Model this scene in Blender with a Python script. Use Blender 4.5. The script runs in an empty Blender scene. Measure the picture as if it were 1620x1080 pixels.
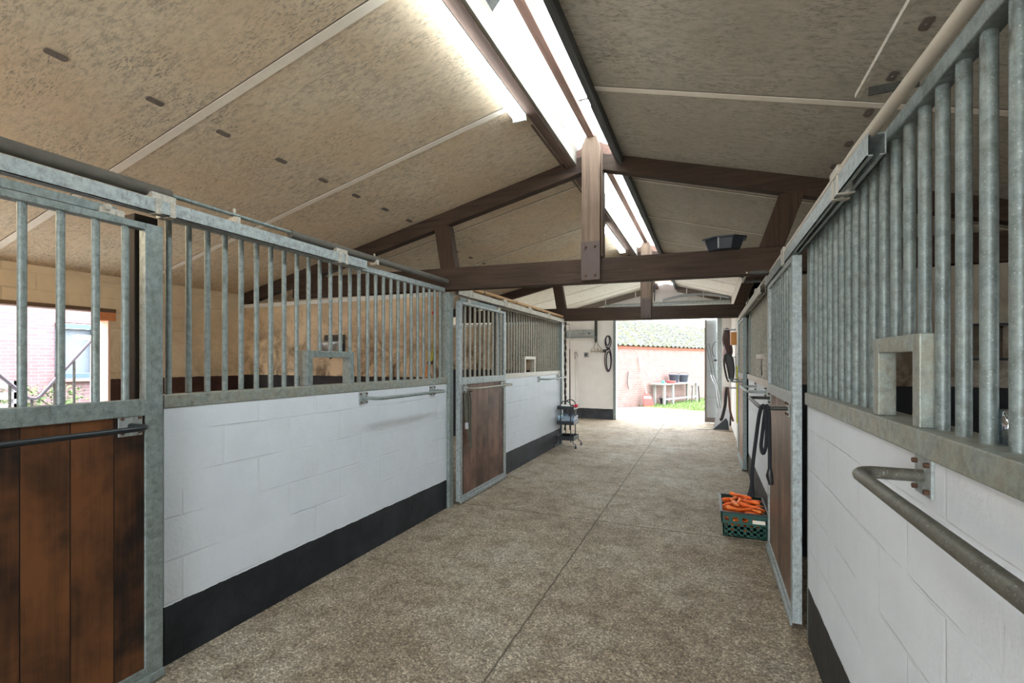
import bpy, math, random
from mathutils import Vector, Matrix
random.seed(7)
sc = bpy.context.scene
COL = sc.collection
PI = math.pi

# ------------------------------------------------------------------ mesh builder
ORI = {}
def wo(o):
    return ORI.get(o.name, Vector((0, 0, 0))) if o else Vector((0, 0, 0))

class MB:
    def __init__(s):
        s.v = []; s.f = []; s.sm = []
    def add(s, vs, fs, smooth=False):
        b = len(s.v)
        s.v += [tuple(v) for v in vs]
        for f in fs:
            s.f.append(tuple(i + b for i in f)); s.sm.append(smooth)
        return s
    def box(s, x0, x1, y0, y1, z0, z1):
        x0, x1 = min(x0, x1), max(x0, x1); y0, y1 = min(y0, y1), max(y0, y1); z0, z1 = min(z0, z1), max(z0, z1)
        vs = [(x0,y0,z0),(x1,y0,z0),(x1,y1,z0),(x0,y1,z0),(x0,y0,z1),(x1,y0,z1),(x1,y1,z1),(x0,y1,z1)]
        return s.add(vs, [(0,3,2,1),(4,5,6,7),(0,1,5,4),(1,2,6,5),(2,3,7,6),(3,0,4,7)])
    def bar(s, p0, p1, w, h, up=(0,0,1)):
        """rectangular bar from p0 to p1, width w (sideways), height h (along up)"""
        p0, p1 = Vector(p0), Vector(p1); d = (p1 - p0).normalized(); up = Vector(up)
        a = d.cross(up).normalized(); b = a.cross(d).normalized()
        vs = []
        for p in (p0, p1):
            for i, j in ((-1,-1),(1,-1),(1,1),(-1,1)):
                vs.append(p + a * (w/2*i) + b * (h/2*j))
        return s.add(vs, [(0,3,2,1),(4,5,6,7),(0,1,5,4),(1,2,6,5),(2,3,7,6),(3,0,4,7)])
    def prism(s, poly, axis, a, b):
        """poly 2D extruded along axis ('x','y','z') from a to b"""
        n = len(poly)
        def P(u, v, w):
            return {'x': (w, u, v), 'y': (u, w, v), 'z': (u, v, w)}[axis]
        vs = [P(u, v, a) for u, v in poly] + [P(u, v, b) for u, v in poly]
        fs = [tuple(range(n-1, -1, -1)), tuple(range(n, 2*n))] + [(i, (i+1) % n, n + (i+1) % n, n + i) for i in range(n)]
        return s.add(vs, fs)
    def cyl(s, p0, p1, r, n=12, r1=None, cap=True):
        return s.tube([p0, p1], r if r1 is None else [r, r1], n, cap)
    def tube(s, pts, r, n=8, cap=True, sx=1.0):
        pts = [Vector(p) for p in pts]; m = len(pts)
        rs = r if isinstance(r, (list, tuple)) else [r] * m
        vs = []; prev = None
        for i, p in enumerate(pts):
            d = (pts[min(i+1, m-1)] - pts[max(i-1, 0)])
            if d.length < 1e-9: d = Vector((0,0,1))
            d.normalize()
            if prev is None:
                a = d.cross(Vector((0,0,1)))
                if a.length < .05: a = d.cross(Vector((1,0,0)))
            else:
                a = prev - d * prev.dot(d)
            a.normalize(); prev = a; b = d.cross(a)
            for k in range(n):
                t = 2*PI*k/n
                vs.append(p + (a*math.cos(t) + b*math.sin(t)*sx) * rs[i])
        fs = [(i*n+k, i*n+(k+1) % n, (i+1)*n+(k+1) % n, (i+1)*n+k) for i in range(m-1) for k in range(n)]
        s.add(vs, fs, True)
        if cap:
            s.add([vs[k] for k in range(n)], [tuple(range(n-1, -1, -1))])
            s.add([vs[(m-1)*n+k] for k in range(n)], [tuple(range(n))])
        return s
    def lathe(s, prof, c, n=20, axis='z'):
        cx, cy, cz = c; vs = []; m = len(prof)
        for r, h in prof:
            for k in range(n):
                t = 2*PI*k/n
                u, v = r*math.cos(t), r*math.sin(t)
                vs.append({'z': (cx+u, cy+v, cz+h), 'x': (cx+h, cy+u, cz+v), 'y': (cx+u, cy+h, cz+v)}[axis])
        fs = [(i*n+k, i*n+(k+1) % n, (i+1)*n+(k+1) % n, (i+1)*n+k) for i in range(m-1) for k in range(n)]
        return s.add(vs, fs, True)
    def build(s, name, mat, parent=None, bevel=0, kind=None, label=None, origin=None):
        o0 = wo(parent) if parent else (Vector(origin) if origin else Vector((0,0,0)))
        me = bpy.data.meshes.new(name)
        me.from_pydata([(v[0]-o0.x, v[1]-o0.y, v[2]-o0.z) for v in s.v], [], s.f)
        for p, q in zip(me.polygons, s.sm): p.use_smooth = q
        me.materials.append(mat); me.validate(); me.update()
        o = bpy.data.objects.new(name, me); COL.objects.link(o)
        if parent: o.parent = parent
        elif origin: o.location = o0
        ORI[o.name] = o0
        if bevel:
            b = o.modifiers.new('bevel', 'BEVEL'); b.width = bevel; b.segments = 2; b.limit_method = 'ANGLE'
        if kind: o['kind'] = kind
        if label: o['label'] = label
        return o

def thing(name, label, cat, loc, group=None):
    o = bpy.data.objects.new(name, None); COL.objects.link(o)
    o.empty_display_size = .1
    o.location = loc; o['label'] = label; o['category'] = cat
    if group: o['group'] = group
    ORI[o.name] = Vector(loc); return o
def tag(o, label, cat, group=None, kind=None):
    o['label'] = label; o['category'] = cat
    if group: o['group'] = group
    if kind: o['kind'] = kind
    return o
def struct(name, mb, mat, parent=None, bevel=0):
    return mb.build(name, mat, parent, bevel, kind='structure')

# ------------------------------------------------------------------ materials
class NT:
    def __init__(s, name):
        s.m = bpy.data.materials.new(name); s.m.use_nodes = True
        s.t = s.m.node_tree; s.n = s.t.nodes; s.l = s.t.links
        s.b = s.n['Principled BSDF']
        s.geo = None
    def pos(s):
        if not s.geo: s.geo = s.n.new('ShaderNodeNewGeometry')
        return s.geo.outputs['Position']
    def obj(s):
        return s.n.new('ShaderNodeTexCoord').outputs['Object']
    def link(s, a, b): s.l.new(a, b)
    def mapping(s, src, scale=(1,1,1), rot=(0,0,0), loc=(0,0,0)):
        m = s.n.new('ShaderNodeMapping'); s.link(src, m.inputs[0])
        m.inputs['Scale'].default_value = scale; m.inputs['Rotation'].default_value = rot; m.inputs['Location'].default_value = loc
        return m.outputs[0]
    def noise(s, src, scale, detail=4, rough=.55, dist=0):
        m = s.n.new('ShaderNodeTexNoise'); s.link(src, m.inputs['Vector'])
        m.inputs['Scale'].default_value = scale; m.inputs['Detail'].default_value = detail
        m.inputs['Roughness'].default_value = rough; m.inputs['Distortion'].default_value = dist
        return m.outputs['Fac']
    def vor(s, src, scale, out='Distance'):
        m = s.n.new('ShaderNodeTexVoronoi'); s.link(src, m.inputs['Vector']); m.inputs['Scale'].default_value = scale
        return m.outputs[out]
    def ramp(s, src, stops):
        m = s.n.new('ShaderNodeValToRGB'); s.link(src, m.inputs[0]); e = m.color_ramp.elements
        while len(e) < len(stops): e.new(.5)
        for i, (p, c) in enumerate(stops):
            e[i].position = p; e[i].color = (c[0], c[1], c[2], 1) if isinstance(c, (tuple, list)) else (c, c, c, 1)
        return m.outputs[0]
    def mix(s, fac, a, b, mode='MIX'):
        m = s.n.new('ShaderNodeMix'); m.data_type = 'RGBA'; m.blend_type = mode
        for v, i in ((fac, 0), (a, 6), (b, 7)):
            if hasattr(v, 'default_value'): s.link(v, m.inputs[i])
            elif i == 0: m.inputs[0].default_value = v
            else: m.inputs[i].default_value = (v[0], v[1], v[2], 1)
        return m.outputs[2]
    def math(s, op, a, b=None, c=None):
        m = s.n.new('ShaderNodeMath'); m.operation = op
        for i, v in enumerate((a, b, c)):
            if v is None: continue
            if hasattr(v, 'default_value'): s.link(v, m.inputs[i])
            else: m.inputs[i].default_value = v
        return m.outputs[0]
    def sep(s, src):
        m = s.n.new('ShaderNodeSeparateXYZ'); s.link(src, m.inputs[0]); return m.outputs
    def comb(s, x, y, z):
        m = s.n.new('ShaderNodeCombineXYZ')
        for i, v in enumerate((x, y, z)):
            if hasattr(v, 'default_value'): s.link(v, m.inputs[i])
            else: m.inputs[i].default_value = v
        return m.outputs[0]
    def bump(s, h, strength=.3, dist=.01, normal=None):
        m = s.n.new('ShaderNodeBump'); s.link(h, m.inputs['Height'])
        m.inputs['Strength'].default_value = strength; m.inputs['Distance'].default_value = dist
        if normal: s.link(normal, m.inputs['Normal'])
        return m.outputs[0]
    def brick(s, vec, bw, bh, mortar, c1=(1,1,1), c2=(1,1,1), mc=(0,0,0), smooth=.1):
        m = s.n.new('ShaderNodeTexBrick'); s.link(vec, m.inputs['Vector'])
        m.inputs['Scale'].default_value = 1; m.inputs['Brick Width'].default_value = bw; m.inputs['Row Height'].default_value = bh
        m.inputs['Mortar Size'].default_value = mortar; m.inputs['Mortar Smooth'].default_value = smooth
        m.inputs['Color1'].default_value = (*c1, 1); m.inputs['Color2'].default_value = (*c2, 1); m.inputs['Mortar'].default_value = (*mc, 1)
        m.offset = .5
        return m.outputs
    def fin(s, col=None, rough=.6, metal=0, normal=None, spec=None):
        if col is not None:
            if hasattr(col, 'default_value'): s.link(col, s.b.inputs['Base Color'])
            else: s.b.inputs['Base Color'].default_value = (*col, 1)
        if hasattr(rough, 'default_value'): s.link(rough, s.b.inputs['Roughness'])
        else: s.b.inputs['Roughness'].default_value = rough
        s.b.inputs['Metallic'].default_value = metal
        if spec is not None: s.b.inputs['Specular IOR Level'].default_value = spec
        if normal: s.link(normal, s.b.inputs['Normal'])
        return s.m

def plain(name, col, rough=.6, metal=0, var=.15, scale=30, spec=None):
    t = NT(name); p = t.pos()
    n = t.noise(p, scale, 4)
    c = t.mix(n, [v*(1-var) for v in col], [min(1, v*(1+var)) for v in col])
    return t.fin(c, rough, metal, t.bump(n, .1, .002), spec)

def galv(name, base, dirt=.0, metal=.35, dirtcol=(.30,.26,.18)):
    t = NT(name); p = t.pos()
    a = t.ramp(t.noise(p, 35, 5, .7), [(.3, [v*.6 for v in base]), (.5, base), (.7, [min(1, v*1.35) for v in base])])
    sp = t.ramp(t.noise(p, 260, 2, .5), [(.64, 0), (.7, 1)])
    c = t.mix(t.math('MULTIPLY', sp, .55), a, (.62,.66,.68))
    dk = t.ramp(t.noise(t.mapping(p, (1,1,.25)), 60, 3), [(.6, 0), (.72, 1)])
    c = t.mix(t.math('MULTIPLY', dk, .55), c, (.10,.09,.075))
    if dirt:
        d = t.ramp(t.noise(p, 14, 5, .7), [(.35, 0), (.62, 1)])
        c = t.mix(t.math('MULTIPLY', d, dirt), c, dirtcol)
    return t.fin(c, .5, metal, t.bump(t.noise(p, 90, 3), .25, .002), .4)

M = {}
M['galv'] = galv('galvanised_steel', (.215,.26,.26), .15)
M['galv_pale'] = galv('pale_galvanised_steel', (.34,.385,.39), .15)
M['galv_dirty'] = galv('dusty_galvanised_steel', (.27,.31,.29), .45, dirtcol=(.36,.30,.20))
M['channel_dark'] = plain('dark_rusty_channel', (.030,.023,.017), .7, .2, .4, 30)
M['galv_dark'] = galv('weathered_steel', (.055,.06,.058), .3, .5, (.08,.06,.04))
M['galv_cream'] = galv('dusty_cream_steel', (.46,.44,.39), .45, .15, (.40,.33,.23))
M['bar_dusty'] = galv('dusty_bar_steel', (.34,.34,.29), .4, .2, (.36,.30,.21))
M['rail_dull'] = galv('dull_steel_rail', (.13,.13,.11), .3, .4, (.17,.15,.12))
M['iron'] = plain('dark_iron', (.035,.04,.045), .4, .6)
M['bolt'] = plain('rusty_bolt', (.10,.05,.03), .7, .3)
M['white_plastic'] = plain('white_plastic', (.78,.79,.78), .4, 0, .05)
M['grey_plastic'] = plain('grey_plastic', (.30,.32,.34), .5)
M['black_plastic'] = plain('black_plastic', (.016,.02,.026), .42)
M['tub_black'] = plain('tub_rubber', (.02,.025,.035), .45)
M['rubber_insulation'] = plain('foam_pipe_insulation', (.115,.105,.09), .95, 0, .35, 18)
M['insul_tan'] = plain('tan_pipe_insulation', (.42,.25,.12), .8, 0, .3, 12)
M['pipe_beige'] = plain('beige_pipe_insulation', (.50,.46,.39), .7, 0, .15, 20)
M['white_paint'] = plain('white_paint', (.74,.74,.71), .6, 0, .08, 12)
M['rope_black'] = plain('black_rope', (.012,.013,.018), .9, 0, .4, 300)
M['rope_yellow'] = plain('yellow_rope', (.62,.60,.02), .8, 0, .6, 90)
M['rope_purple'] = plain('purple_black_rope', (.05,.022,.045), .9, 0, .8, 200)
M['red'] = plain('red_plastic', (.72,.03,.06), .5)
M['pink_red'] = plain('faded_red_plastic', (.40,.05,.045), .6)
M['yellow'] = plain('yellow_plastic', (.75,.52,.02), .5)
M['orange_tie'] = plain('orange_twine', (.75,.22,.03), .8)
M['leather_black'] = plain('black_leather', (.018,.016,.02), .45)
M['leather_brown'] = plain('brown_leather', (.12,.045,.03), .5)
M['saddle_pad'] = plain('pale_pink_quilt', (.62,.45,.47), .95, 0, .1, 60)
M['box_wood'] = plain('orange_brown_wood', (.50,.21,.05), .6, 0, .2, 15)
M['aluminium'] = plain('brushed_aluminium', (.55,.57,.60), .35, .7, .08, 40)
M['blue_grey'] = plain('blue_grey_plastic', (.06,.07,.10), .55)
M['blue_stuff'] = plain('blue_cloth', (.10,.22,.48), .8, 0, .5, 60)
M['door_sheet'] = plain('grey_door_sheet', (.42,.44,.45), .55, .1, .12, 6)
M['rusty_edge'] = plain('rusty_grey_edge', (.20,.17,.15), .7, .1, .5, 40)
M['switch'] = plain('switch_black', (.05,.05,.05), .5)

def fluor():
    t = NT('fluorescent_diffuser'); t.fin((.9,.9,.9), .4)
    t.b.inputs['Emission Color'].default_value = (.93,1,1,1); t.b.inputs['Emission Strength'].default_value = FL
    return t.m
FL = 8
M['fluor'] = fluor()
def wtube():  # strong warm glow for the added stall lamp
    t = NT('warm_fill_lamp_tube'); t.fin((.9,.9,.9), .4)
    t.b.inputs['Emission Color'].default_value = (1,.80,.55,1); t.b.inputs['Emission Strength'].default_value = 62
    return t.m
M['warm_fill_tube'] = wtube()

def glass_sky():
    t = NT('translucent_roof_sheet'); n = t.n
    tr = n.new('ShaderNodeBsdfTransparent'); tr.inputs[0].default_value = (.93,.96,.96,1)
    tl = n.new('ShaderNodeBsdfTranslucent'); tl.inputs[0].default_value = (.9,.93,.93,1)
    mx = n.new('ShaderNodeMixShader'); mx.inputs[0].default_value = .25
    t.link(tr.outputs[0], mx.inputs[1]); t.link(tl.outputs[0], mx.inputs[2])
    t.link(mx.outputs[0], n['Material Output'].inputs[0]); return t.m
M['sheet'] = glass_sky()
def clear(name, col=(.9,.95,.95), f=.25):
    t = NT(name); n = t.n
    tr = n.new('ShaderNodeBsdfTransparent'); tr.inputs[0].default_value = (*col, 1)
    gl = n.new('ShaderNodeBsdfGlossy'); gl.inputs[0].default_value = (.9,.95,1,1); gl.inputs['Roughness'].default_value = .08
    mx = n.new('ShaderNodeMixShader'); mx.inputs[0].default_value = f
    t.link(tr.outputs[0], mx.inputs[1]); t.link(gl.outputs[0], mx.inputs[2])
    t.link(mx.outputs[0], n['Material Output'].inputs[0]); return t.m
M['clear'] = clear('clear_plastic', (.72,.80,.86), .3)

def block_wall(name, axis, band, col=(.70,.745,.80), bandcol=(.011,.013,.017), bw=.44, bh=.21, dirt=0.0, off=0.0, strength=.55):
    """painted concrete blocks, painted band below z=band; axis = horizontal world axis the wall runs along"""
    t = NT(name); p = t.pos(); x, y, z = t.sep(p)
    u = y if axis == 'y' else x
    w = t.noise(p, 2.2, 3)
    vec = t.comb(u, t.math('ADD', z, t.math('MULTIPLY', t.math('SUBTRACT', w, .5), .02)), 0)
    vec = t.mapping(vec, loc=(off, .12, 0))
    b = t.brick(vec, bw, bh, .007, smooth=.5)
    n1 = t.noise(p, 55, 4); n2 = t.noise(p, 5, 5, .65)
    brk = t.ramp(t.noise(p, 3.1, 2), [(.42, 0.08), (.62, 1)])
    joint = t.math('MULTIPLY', b['Fac'], brk)
    h = t.math('SUBTRACT', t.math('MULTIPLY', n1, .25), t.math('MULTIPLY', joint, .6))
    h = t.math('ADD', h, t.math('MULTIPLY', n2, .5))
    c = t.mix(t.ramp(n2, [(.35, 0), (.75, 1)]), [v*.93 for v in col], col)
    c = t.mix(t.math('MULTIPLY', joint, .10), c, [v*.6 for v in col])
    if dirt:
        d = t.ramp(t.noise(p, 3.2, 6, .7, .6), [(.40, 0), (.62, 1)])
        low = t.ramp(z, [(0.0, 1), (1.0, 1)])
        zz = t.math('SUBTRACT', 1.0, t.math('MULTIPLY', t.math('SUBTRACT', z, 1.33), 1.35)); zz.node.use_clamp = True
        d = t.math('MULTIPLY', d, t.math('ADD', .35, t.math('MULTIPLY', zz, .9)))
        c = t.mix(t.math('MULTIPLY', d, dirt), c, (.13,.085,.045))
        s2 = t.ramp(t.noise(p, 60, 3, .7), [(.62, 0), (.7, 1)])
        c = t.mix(t.math('MULTIPLY', t.math('MULTIPLY', s2, zz), dirt*.6), c, (.10,.06,.035))
    e = t.math('ADD', z, t.math('MULTIPLY', t.math('SUBTRACT', t.noise(p, 12, 4), .5), .018))
    m = t.math('LESS_THAN', e, band)
    bc = t.mix(t.ramp(n2, [(.4, 0), (.7, 1)]), bandcol, [v*2.0+.004 for v in bandcol])
    c = t.mix(m, c, bc)
    return t.fin(c, .62, 0, t.bump(h, strength, .012), .35)
M['wall_l'] = block_wall('left_aisle_wall_paint', 'y', .29)
M['wall_r'] = block_wall('right_aisle_wall_paint', 'y', .30, bandcol=(.016,.016,.017), off=.2)
M['wall_end'] = block_wall('end_wall_paint', 'x', .27, col=(.84,.825,.80), bandcol=(.03,.034,.04), strength=.12)
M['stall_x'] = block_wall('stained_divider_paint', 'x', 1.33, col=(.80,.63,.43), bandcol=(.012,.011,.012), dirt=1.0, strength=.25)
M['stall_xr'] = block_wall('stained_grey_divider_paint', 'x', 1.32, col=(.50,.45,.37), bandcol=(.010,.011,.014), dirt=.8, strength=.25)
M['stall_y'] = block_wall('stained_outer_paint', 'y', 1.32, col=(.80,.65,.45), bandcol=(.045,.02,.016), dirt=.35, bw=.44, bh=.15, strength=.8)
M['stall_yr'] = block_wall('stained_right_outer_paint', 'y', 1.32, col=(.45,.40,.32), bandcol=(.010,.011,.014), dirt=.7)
M['plaster'] = plain('white_plaster', (.78,.765,.73), .8, 0, .04, 6)

def brickmat(name, axis, c1, c2, mc, bw=.22, bh=.075):
    t = NT(name); p = t.pos(); x, y, z = t.sep(p)
    if axis == 'd': u = t.math('ADD', t.math('MULTIPLY', x, .43), t.math('MULTIPLY', y, .903))
    else: u = y if axis == 'y' else x
    b = t.brick(t.comb(u, z, 0), bw, bh, .006, c1, c2, mc)
    n = t.noise(p, 4, 4)
    c = t.mix(t.math('MULTIPLY', t.ramp(n, [(.4, 0), (.7, 1)]), .3), b['Color'], [v*.7 for v in c1])
    h = t.math('SUBTRACT', t.math('MULTIPLY', t.noise(p, 60, 3), .3), b['Fac'])
    return t.fin(c, .9, 0, t.bump(h, .5, .01), .2)
M['brick_far'] = brickmat('weathered_pink_brick', 'd', (.18,.112,.102), (.21,.135,.125), (.23,.185,.17))
M['brick_house'] = brickmat('pink_house_brick', 'y', (.20,.125,.135), (.225,.145,.155), (.26,.205,.22), .17, .052)

def wood(name, base, dark, axis='x', scale=1.0, spots=0.25, rough=.75):
    t = NT(name); p = t.pos()
    sc_ = {'x': (.5,9,9), 'y': (9,.5,9), 'z': (9,9,.5)}[axis]
    n = t.noise(t.mapping(p, sc_), 3*scale, 6, .65, .4)
    n2 = t.noise(p, 2.2, 4)
    c = t.ramp(n, [(.25, dark), (.55, base), (.8, [min(1, v*1.35) for v in base])])
    c = t.mix(t.math('MULTIPLY', t.ramp(n2, [(.4, 0), (.7, 1)]), .5), c, [v*.55 for v in base])
    sp = t.ramp(t.noise(p, 70, 2), [(.70, 0), (.74, 1)])
    c = t.mix(t.math('MULTIPLY', sp, spots), c, (.30,.27,.22))
    return t.fin(c, rough, 0, t.bump(n, .3, .004), .3)
M['beam'] = wood('stained_beam_timber', (.060,.036,.024), (.014,.009,.007))
M['beam_z'] = wood('stained_post_timber', (.17,.112,.078), (.06,.038,.026), 'z')
M['strut'] = wood('stained_strut_timber', (.062,.036,.022), (.02,.011,.008), 'z')
M['purlin'] = wood('weathered_ridge_timber', (.19,.125,.10), (.06,.035,.03), 'y')
M['purlin_grey'] = wood('grey_ridge_timber', (.14,.15,.155), (.05,.045,.04), 'y')
M['ridge'] = wood('pink_ridge_timber', (.20,.115,.09), (.08,.035,.025), 'y')
M['flash'] = wood('flaking_white_board', (.36,.335,.29), (.16,.12,.08), 'y', 1, .3)
M['steel_plate'] = plain('red_brown_plate', (.085,.058,.050), .55, .3, .2, 20)
M['gutter'] = plain('grey_brown_trim', (.17,.14,.12), .7, 0, .25, 15)

def planks(name, light, dark, y0, w, seed=0.0):
    t = NT(name); p = t.pos(); x, y, z = t.sep(p)
    k = t.math('DIVIDE', t.math('SUBTRACT', y, y0), w)
    cell = t.math('FLOOR', k); fr = t.math('FRACT', k)
    wn = t.n.new('ShaderNodeTexWhiteNoise'); wn.noise_dimensions = '1D'; t.link(t.math('ADD', cell, seed), wn.inputs['W'])
    g = t.noise(t.mapping(t.comb(t.math('MULTIPLY', cell, 3.7), y, z), (1,22,1.1)), 2.2, 6, .65, .3)
    big = t.noise(t.comb(t.math('MULTIPLY', cell, 2.3), y, z), 2.6, 4, .6, .3)
    f = t.math('ADD', t.math('MULTIPLY', wn.outputs[0], .36), t.math('MULTIPLY', g, .45)); f = t.math('ADD', f, t.math('MULTIPLY', t.ramp(big, [(.36, .12), (.66, .68)]), .85))
    mid = [(a+b)/2 for a, b in zip(light, dark)]
    c = t.ramp(f, [(.46, dark), (.74, mid), (1.0, light)])
    gap = t.math('LESS_THAN', fr, .028)
    c = t.mix(gap, c, (.006,.004,.003))
    return t.fin(c, .5, 0, t.bump(t.math('SUBTRACT', t.math('MULTIPLY', g, .3), gap), .4, .006), .3)
M['plank1'] = planks('dark_door_planks', (.145,.056,.02), (.014,.008,.006), .908, .152, 2)
M['plank2'] = planks('red_brown_door_planks', (.21,.115,.08), (.055,.03,.022), 4.38, .152, 5)
M['plank3'] = planks('brown_door_planks', (.24,.145,.095), (.085,.05,.034), 3.10, .145, 9)
M['plank4'] = planks('tan_door_planks', (.40,.26,.19), (.20,.12,.085), 7.1, .145, 4)

def ceilmat(name, base, tint, near=True):
    t = NT(name); p = t.pos()
    st = t.mapping(p, (.45, 1.4, 1.4))
    n = t.noise(st, 26, 6, .75, .3); n2 = t.noise(p, 1.3, 4, .6); n3 = t.noise(t.mapping(p, (.4,1.6,1)), 70, 3, .7)
    c = t.ramp(n, [(.32, [v*.55 for v in base]), (.5, base), (.68, [min(1, v*1.15) for v in base])])
    c = t.mix(t.math('MULTIPLY', t.ramp(n2, [(.38, 0), (.62, 1)]), .6), c, tint)
    big = t.ramp(t.noise(p, 3.1, 5, .65), [(.45, .0), (.65, 1)])
    dk = t.math('MULTIPLY', t.ramp(n3, [(.52, 0), (.62, 1)]), t.math('ADD', .22, t.math('MULTIPLY', big, .7)))
    c = t.mix(dk, c, [v*.42 for v in base])
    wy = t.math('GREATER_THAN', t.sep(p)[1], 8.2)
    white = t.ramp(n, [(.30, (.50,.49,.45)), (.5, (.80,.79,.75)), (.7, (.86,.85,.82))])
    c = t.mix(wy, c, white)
    return t.fin(c, .92, 0, t.bump(n, .35, .005), .15)
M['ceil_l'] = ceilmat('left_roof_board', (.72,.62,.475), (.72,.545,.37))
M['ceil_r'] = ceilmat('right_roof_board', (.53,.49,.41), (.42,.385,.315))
M['strip'] = plain('cover_strip_paint', (.90,.83,.72), .85, 0, .1, 20)

def floormat():
    t = NT('exposed_aggregate_concrete'); p = t.pos(); x, y, z = t.sep(p)
    v = t.vor(p, 120, 'Color'); vx = t.sep(v)[0]
    n = t.noise(p, 1.1, 5, .6); n2 = t.noise(p, 6, 5, .7); n3 = t.noise(p, 160, 3, .7)
    base = t.ramp(n, [(.3, (.22,.175,.128)), (.5, (.31,.262,.205)), (.7, (.37,.335,.285))])
    st = t.ramp(n2, [(.34, (.58,.52,.44)), (.52, (.95,.93,.90)), (.66, (1.12,1.1,1.06))])
    c = t.mix(.8, base, st, 'MULTIPLY')
    g = t.ramp(vx, [(0, (.38,.36,.34)), (.45, (.85,.83,.80)), (.8, (1.12,1.1,1.07)), (1, (2.0,1.95,1.85))])
    c = t.mix(.9, c, g, 'MULTIPLY')
    wob = t.math('MULTIPLY', t.math('SUBTRACT', t.noise(p, 9, 4), .5), .02)
    far = t.math('ADD', x, wob)
    dj = t.math('LESS_THAN', t.math('ABSOLUTE', t.math('ADD', far, .967)), .0062)
    yy = t.math('FRACT', t.math('DIVIDE', t.math('ADD', t.math('ADD', y, wob), -.33 + 40.3), 4.03))
    dj2 = t.math('LESS_THAN', t.math('ABSOLUTE', t.math('SUBTRACT', yy, .5)), .0011)
    # move joints to y = .33, 4.36, 8.39
    yy2 = t.math('FRACT', t.math('DIVIDE', t.math('ADD', t.math('ADD', y, wob), -4.36 + 2.015 + 40.3), 4.03))
    dj2 = t.math('LESS_THAN', t.math('ABSOLUTE', t.math('SUBTRACT', yy2, .5)), .0018)
    j = t.math('MAXIMUM', dj, dj2)
    c = t.mix(t.math('MULTIPLY', j, .75), c, (.06,.045,.03))
    h = t.math('SUBTRACT', t.math('ADD', t.math('MULTIPLY', vx, .3), t.math('MULTIPLY', n3, .4)), t.math('MULTIPLY', j, 2))
    return t.fin(c, .78, 0, t.bump(h, .35, .004), .3)
M['floor'] = floormat()
M['apron'] = plain('pale_yard_concrete', (.62,.60,.56), .9, 0, .12, 20)
M['earth'] = plain('yard_earth', (.30,.26,.18), .95, 0, .3, 10)
M['grass'] = plain('grass_green', (.11,.17,.045), .9, 0, .5, 12)
M['leaf'] = plain('bush_leaf', (.11,.17,.06), .8, 0, .6, 25)
def roofmat():
    t = NT('mossy_roof_sheet'); p = t.pos()
    n = t.noise(p, 3.5, 5, .7); n2 = t.noise(p, 14, 4, .7)
    c = t.ramp(n2, [(.40, (.012,.012,.009)), (.52, (.075,.08,.072)), (.64, (.125,.13,.128))])
    c = t.mix(t.math('MULTIPLY', t.ramp(n, [(.45, 0), (.62, 1)]), .75), c, (.065,.072,.022))
    return t.fin(c, .9, 0, t.bump(n2, .5, .03), .2)
M['roof'] = roofmat()
M['outside_wood'] = plain('weathered_bench_timber', (.27,.26,.25), .85, 0, .2, 20)
M['carrot'] = plain('carrot_skin', (.88,.145,.02), .5, 0, .3, 40)
M['carrot2'] = plain('pale_carrot_skin', (.88,.20,.035), .5, 0, .25, 40)
M['crate'] = plain('green_crate_plastic', (.008,.075,.055), .4, 0, .2, 20)
M['crate_black'] = plain('black_crate_rim', (.012,.018,.022), .4)
M['frame_blue'] = plain('blue_grey_frame', (.07,.12,.17), .5)
M['white_out'] = plain('weathered_white_paint', (.27,.275,.30), .8, 0, .1, 10)
M['curtain'] = plain('white_curtain', (.17,.20,.24), .8)
M['lead_mix'] = plain('grey_green_rope', (.10,.10,.075), .9, 0, .9, 130)

# ------------------------------------------------------------------ geometry constants
XL, XR = -2.46, .49            # aisle faces of the low walls
WL, WR = -5.5, 3.8              # outer walls
RX, RZ = -.96, 3.384            # ridge reference
SL, SR = .228, .285
def zl(x): return RZ - SL * (RX - x)
def zr(x): return RZ - SR * (x - RX)
Y0, Y1 = -3.9, 12.05

# ------------------------------------------------------------------ floor and ground
struct('floor', MB().box(WL-.15, WR+.15, Y0, 13.2, -.15, 0), M['floor'])
g = MB(); g.box(-40, 40, -30, 60, -.45, -.16)
struct('ground', g, M['earth'])
g = MB(); g.prism([(-6,13.2),(4.2,13.2),(4.2,14.6),(-.09,14.95),(-1.96,15.75),(-2.7,15.2),(-6,15.2)], 'z', -.15, -.002)
struct('floor_yard', g, M['apron'])
struct('floor_yard_entrance', MB().box(-6, 4, -14, Y0, -.15, -.002), M['apron'])
struct('floor_yard_side', MB().box(-9.4, WL-.16, -3, 9, -.15, -.01), M['apron'])

# ------------------------------------------------------------------ low block walls beside the aisle
def low(name, x0, x1, y0, y1, mat, z1=1.268): struct(name, MB().box(x0, x1, y0, y1, 0, z1), mat, bevel=.004)
low('wall_left', -2.60, XL, 1.455, 4.148, M['wall_l'])
low('wall_left_far', -2.60, XL, 5.49, 8.13, M['wall_l'])
low('wall_left_near', -2.60, XL, Y0, .25, M['wall_l'])
low('wall_right', XR, .63, .20, 2.90, M['wall_r'])
low('wall_right_middle', XR, .63, 4.36, 6.865, M['wall_r'])
low('wall_right_near', XR, .63, Y0, -1.05, M['wall_r'])
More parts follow.
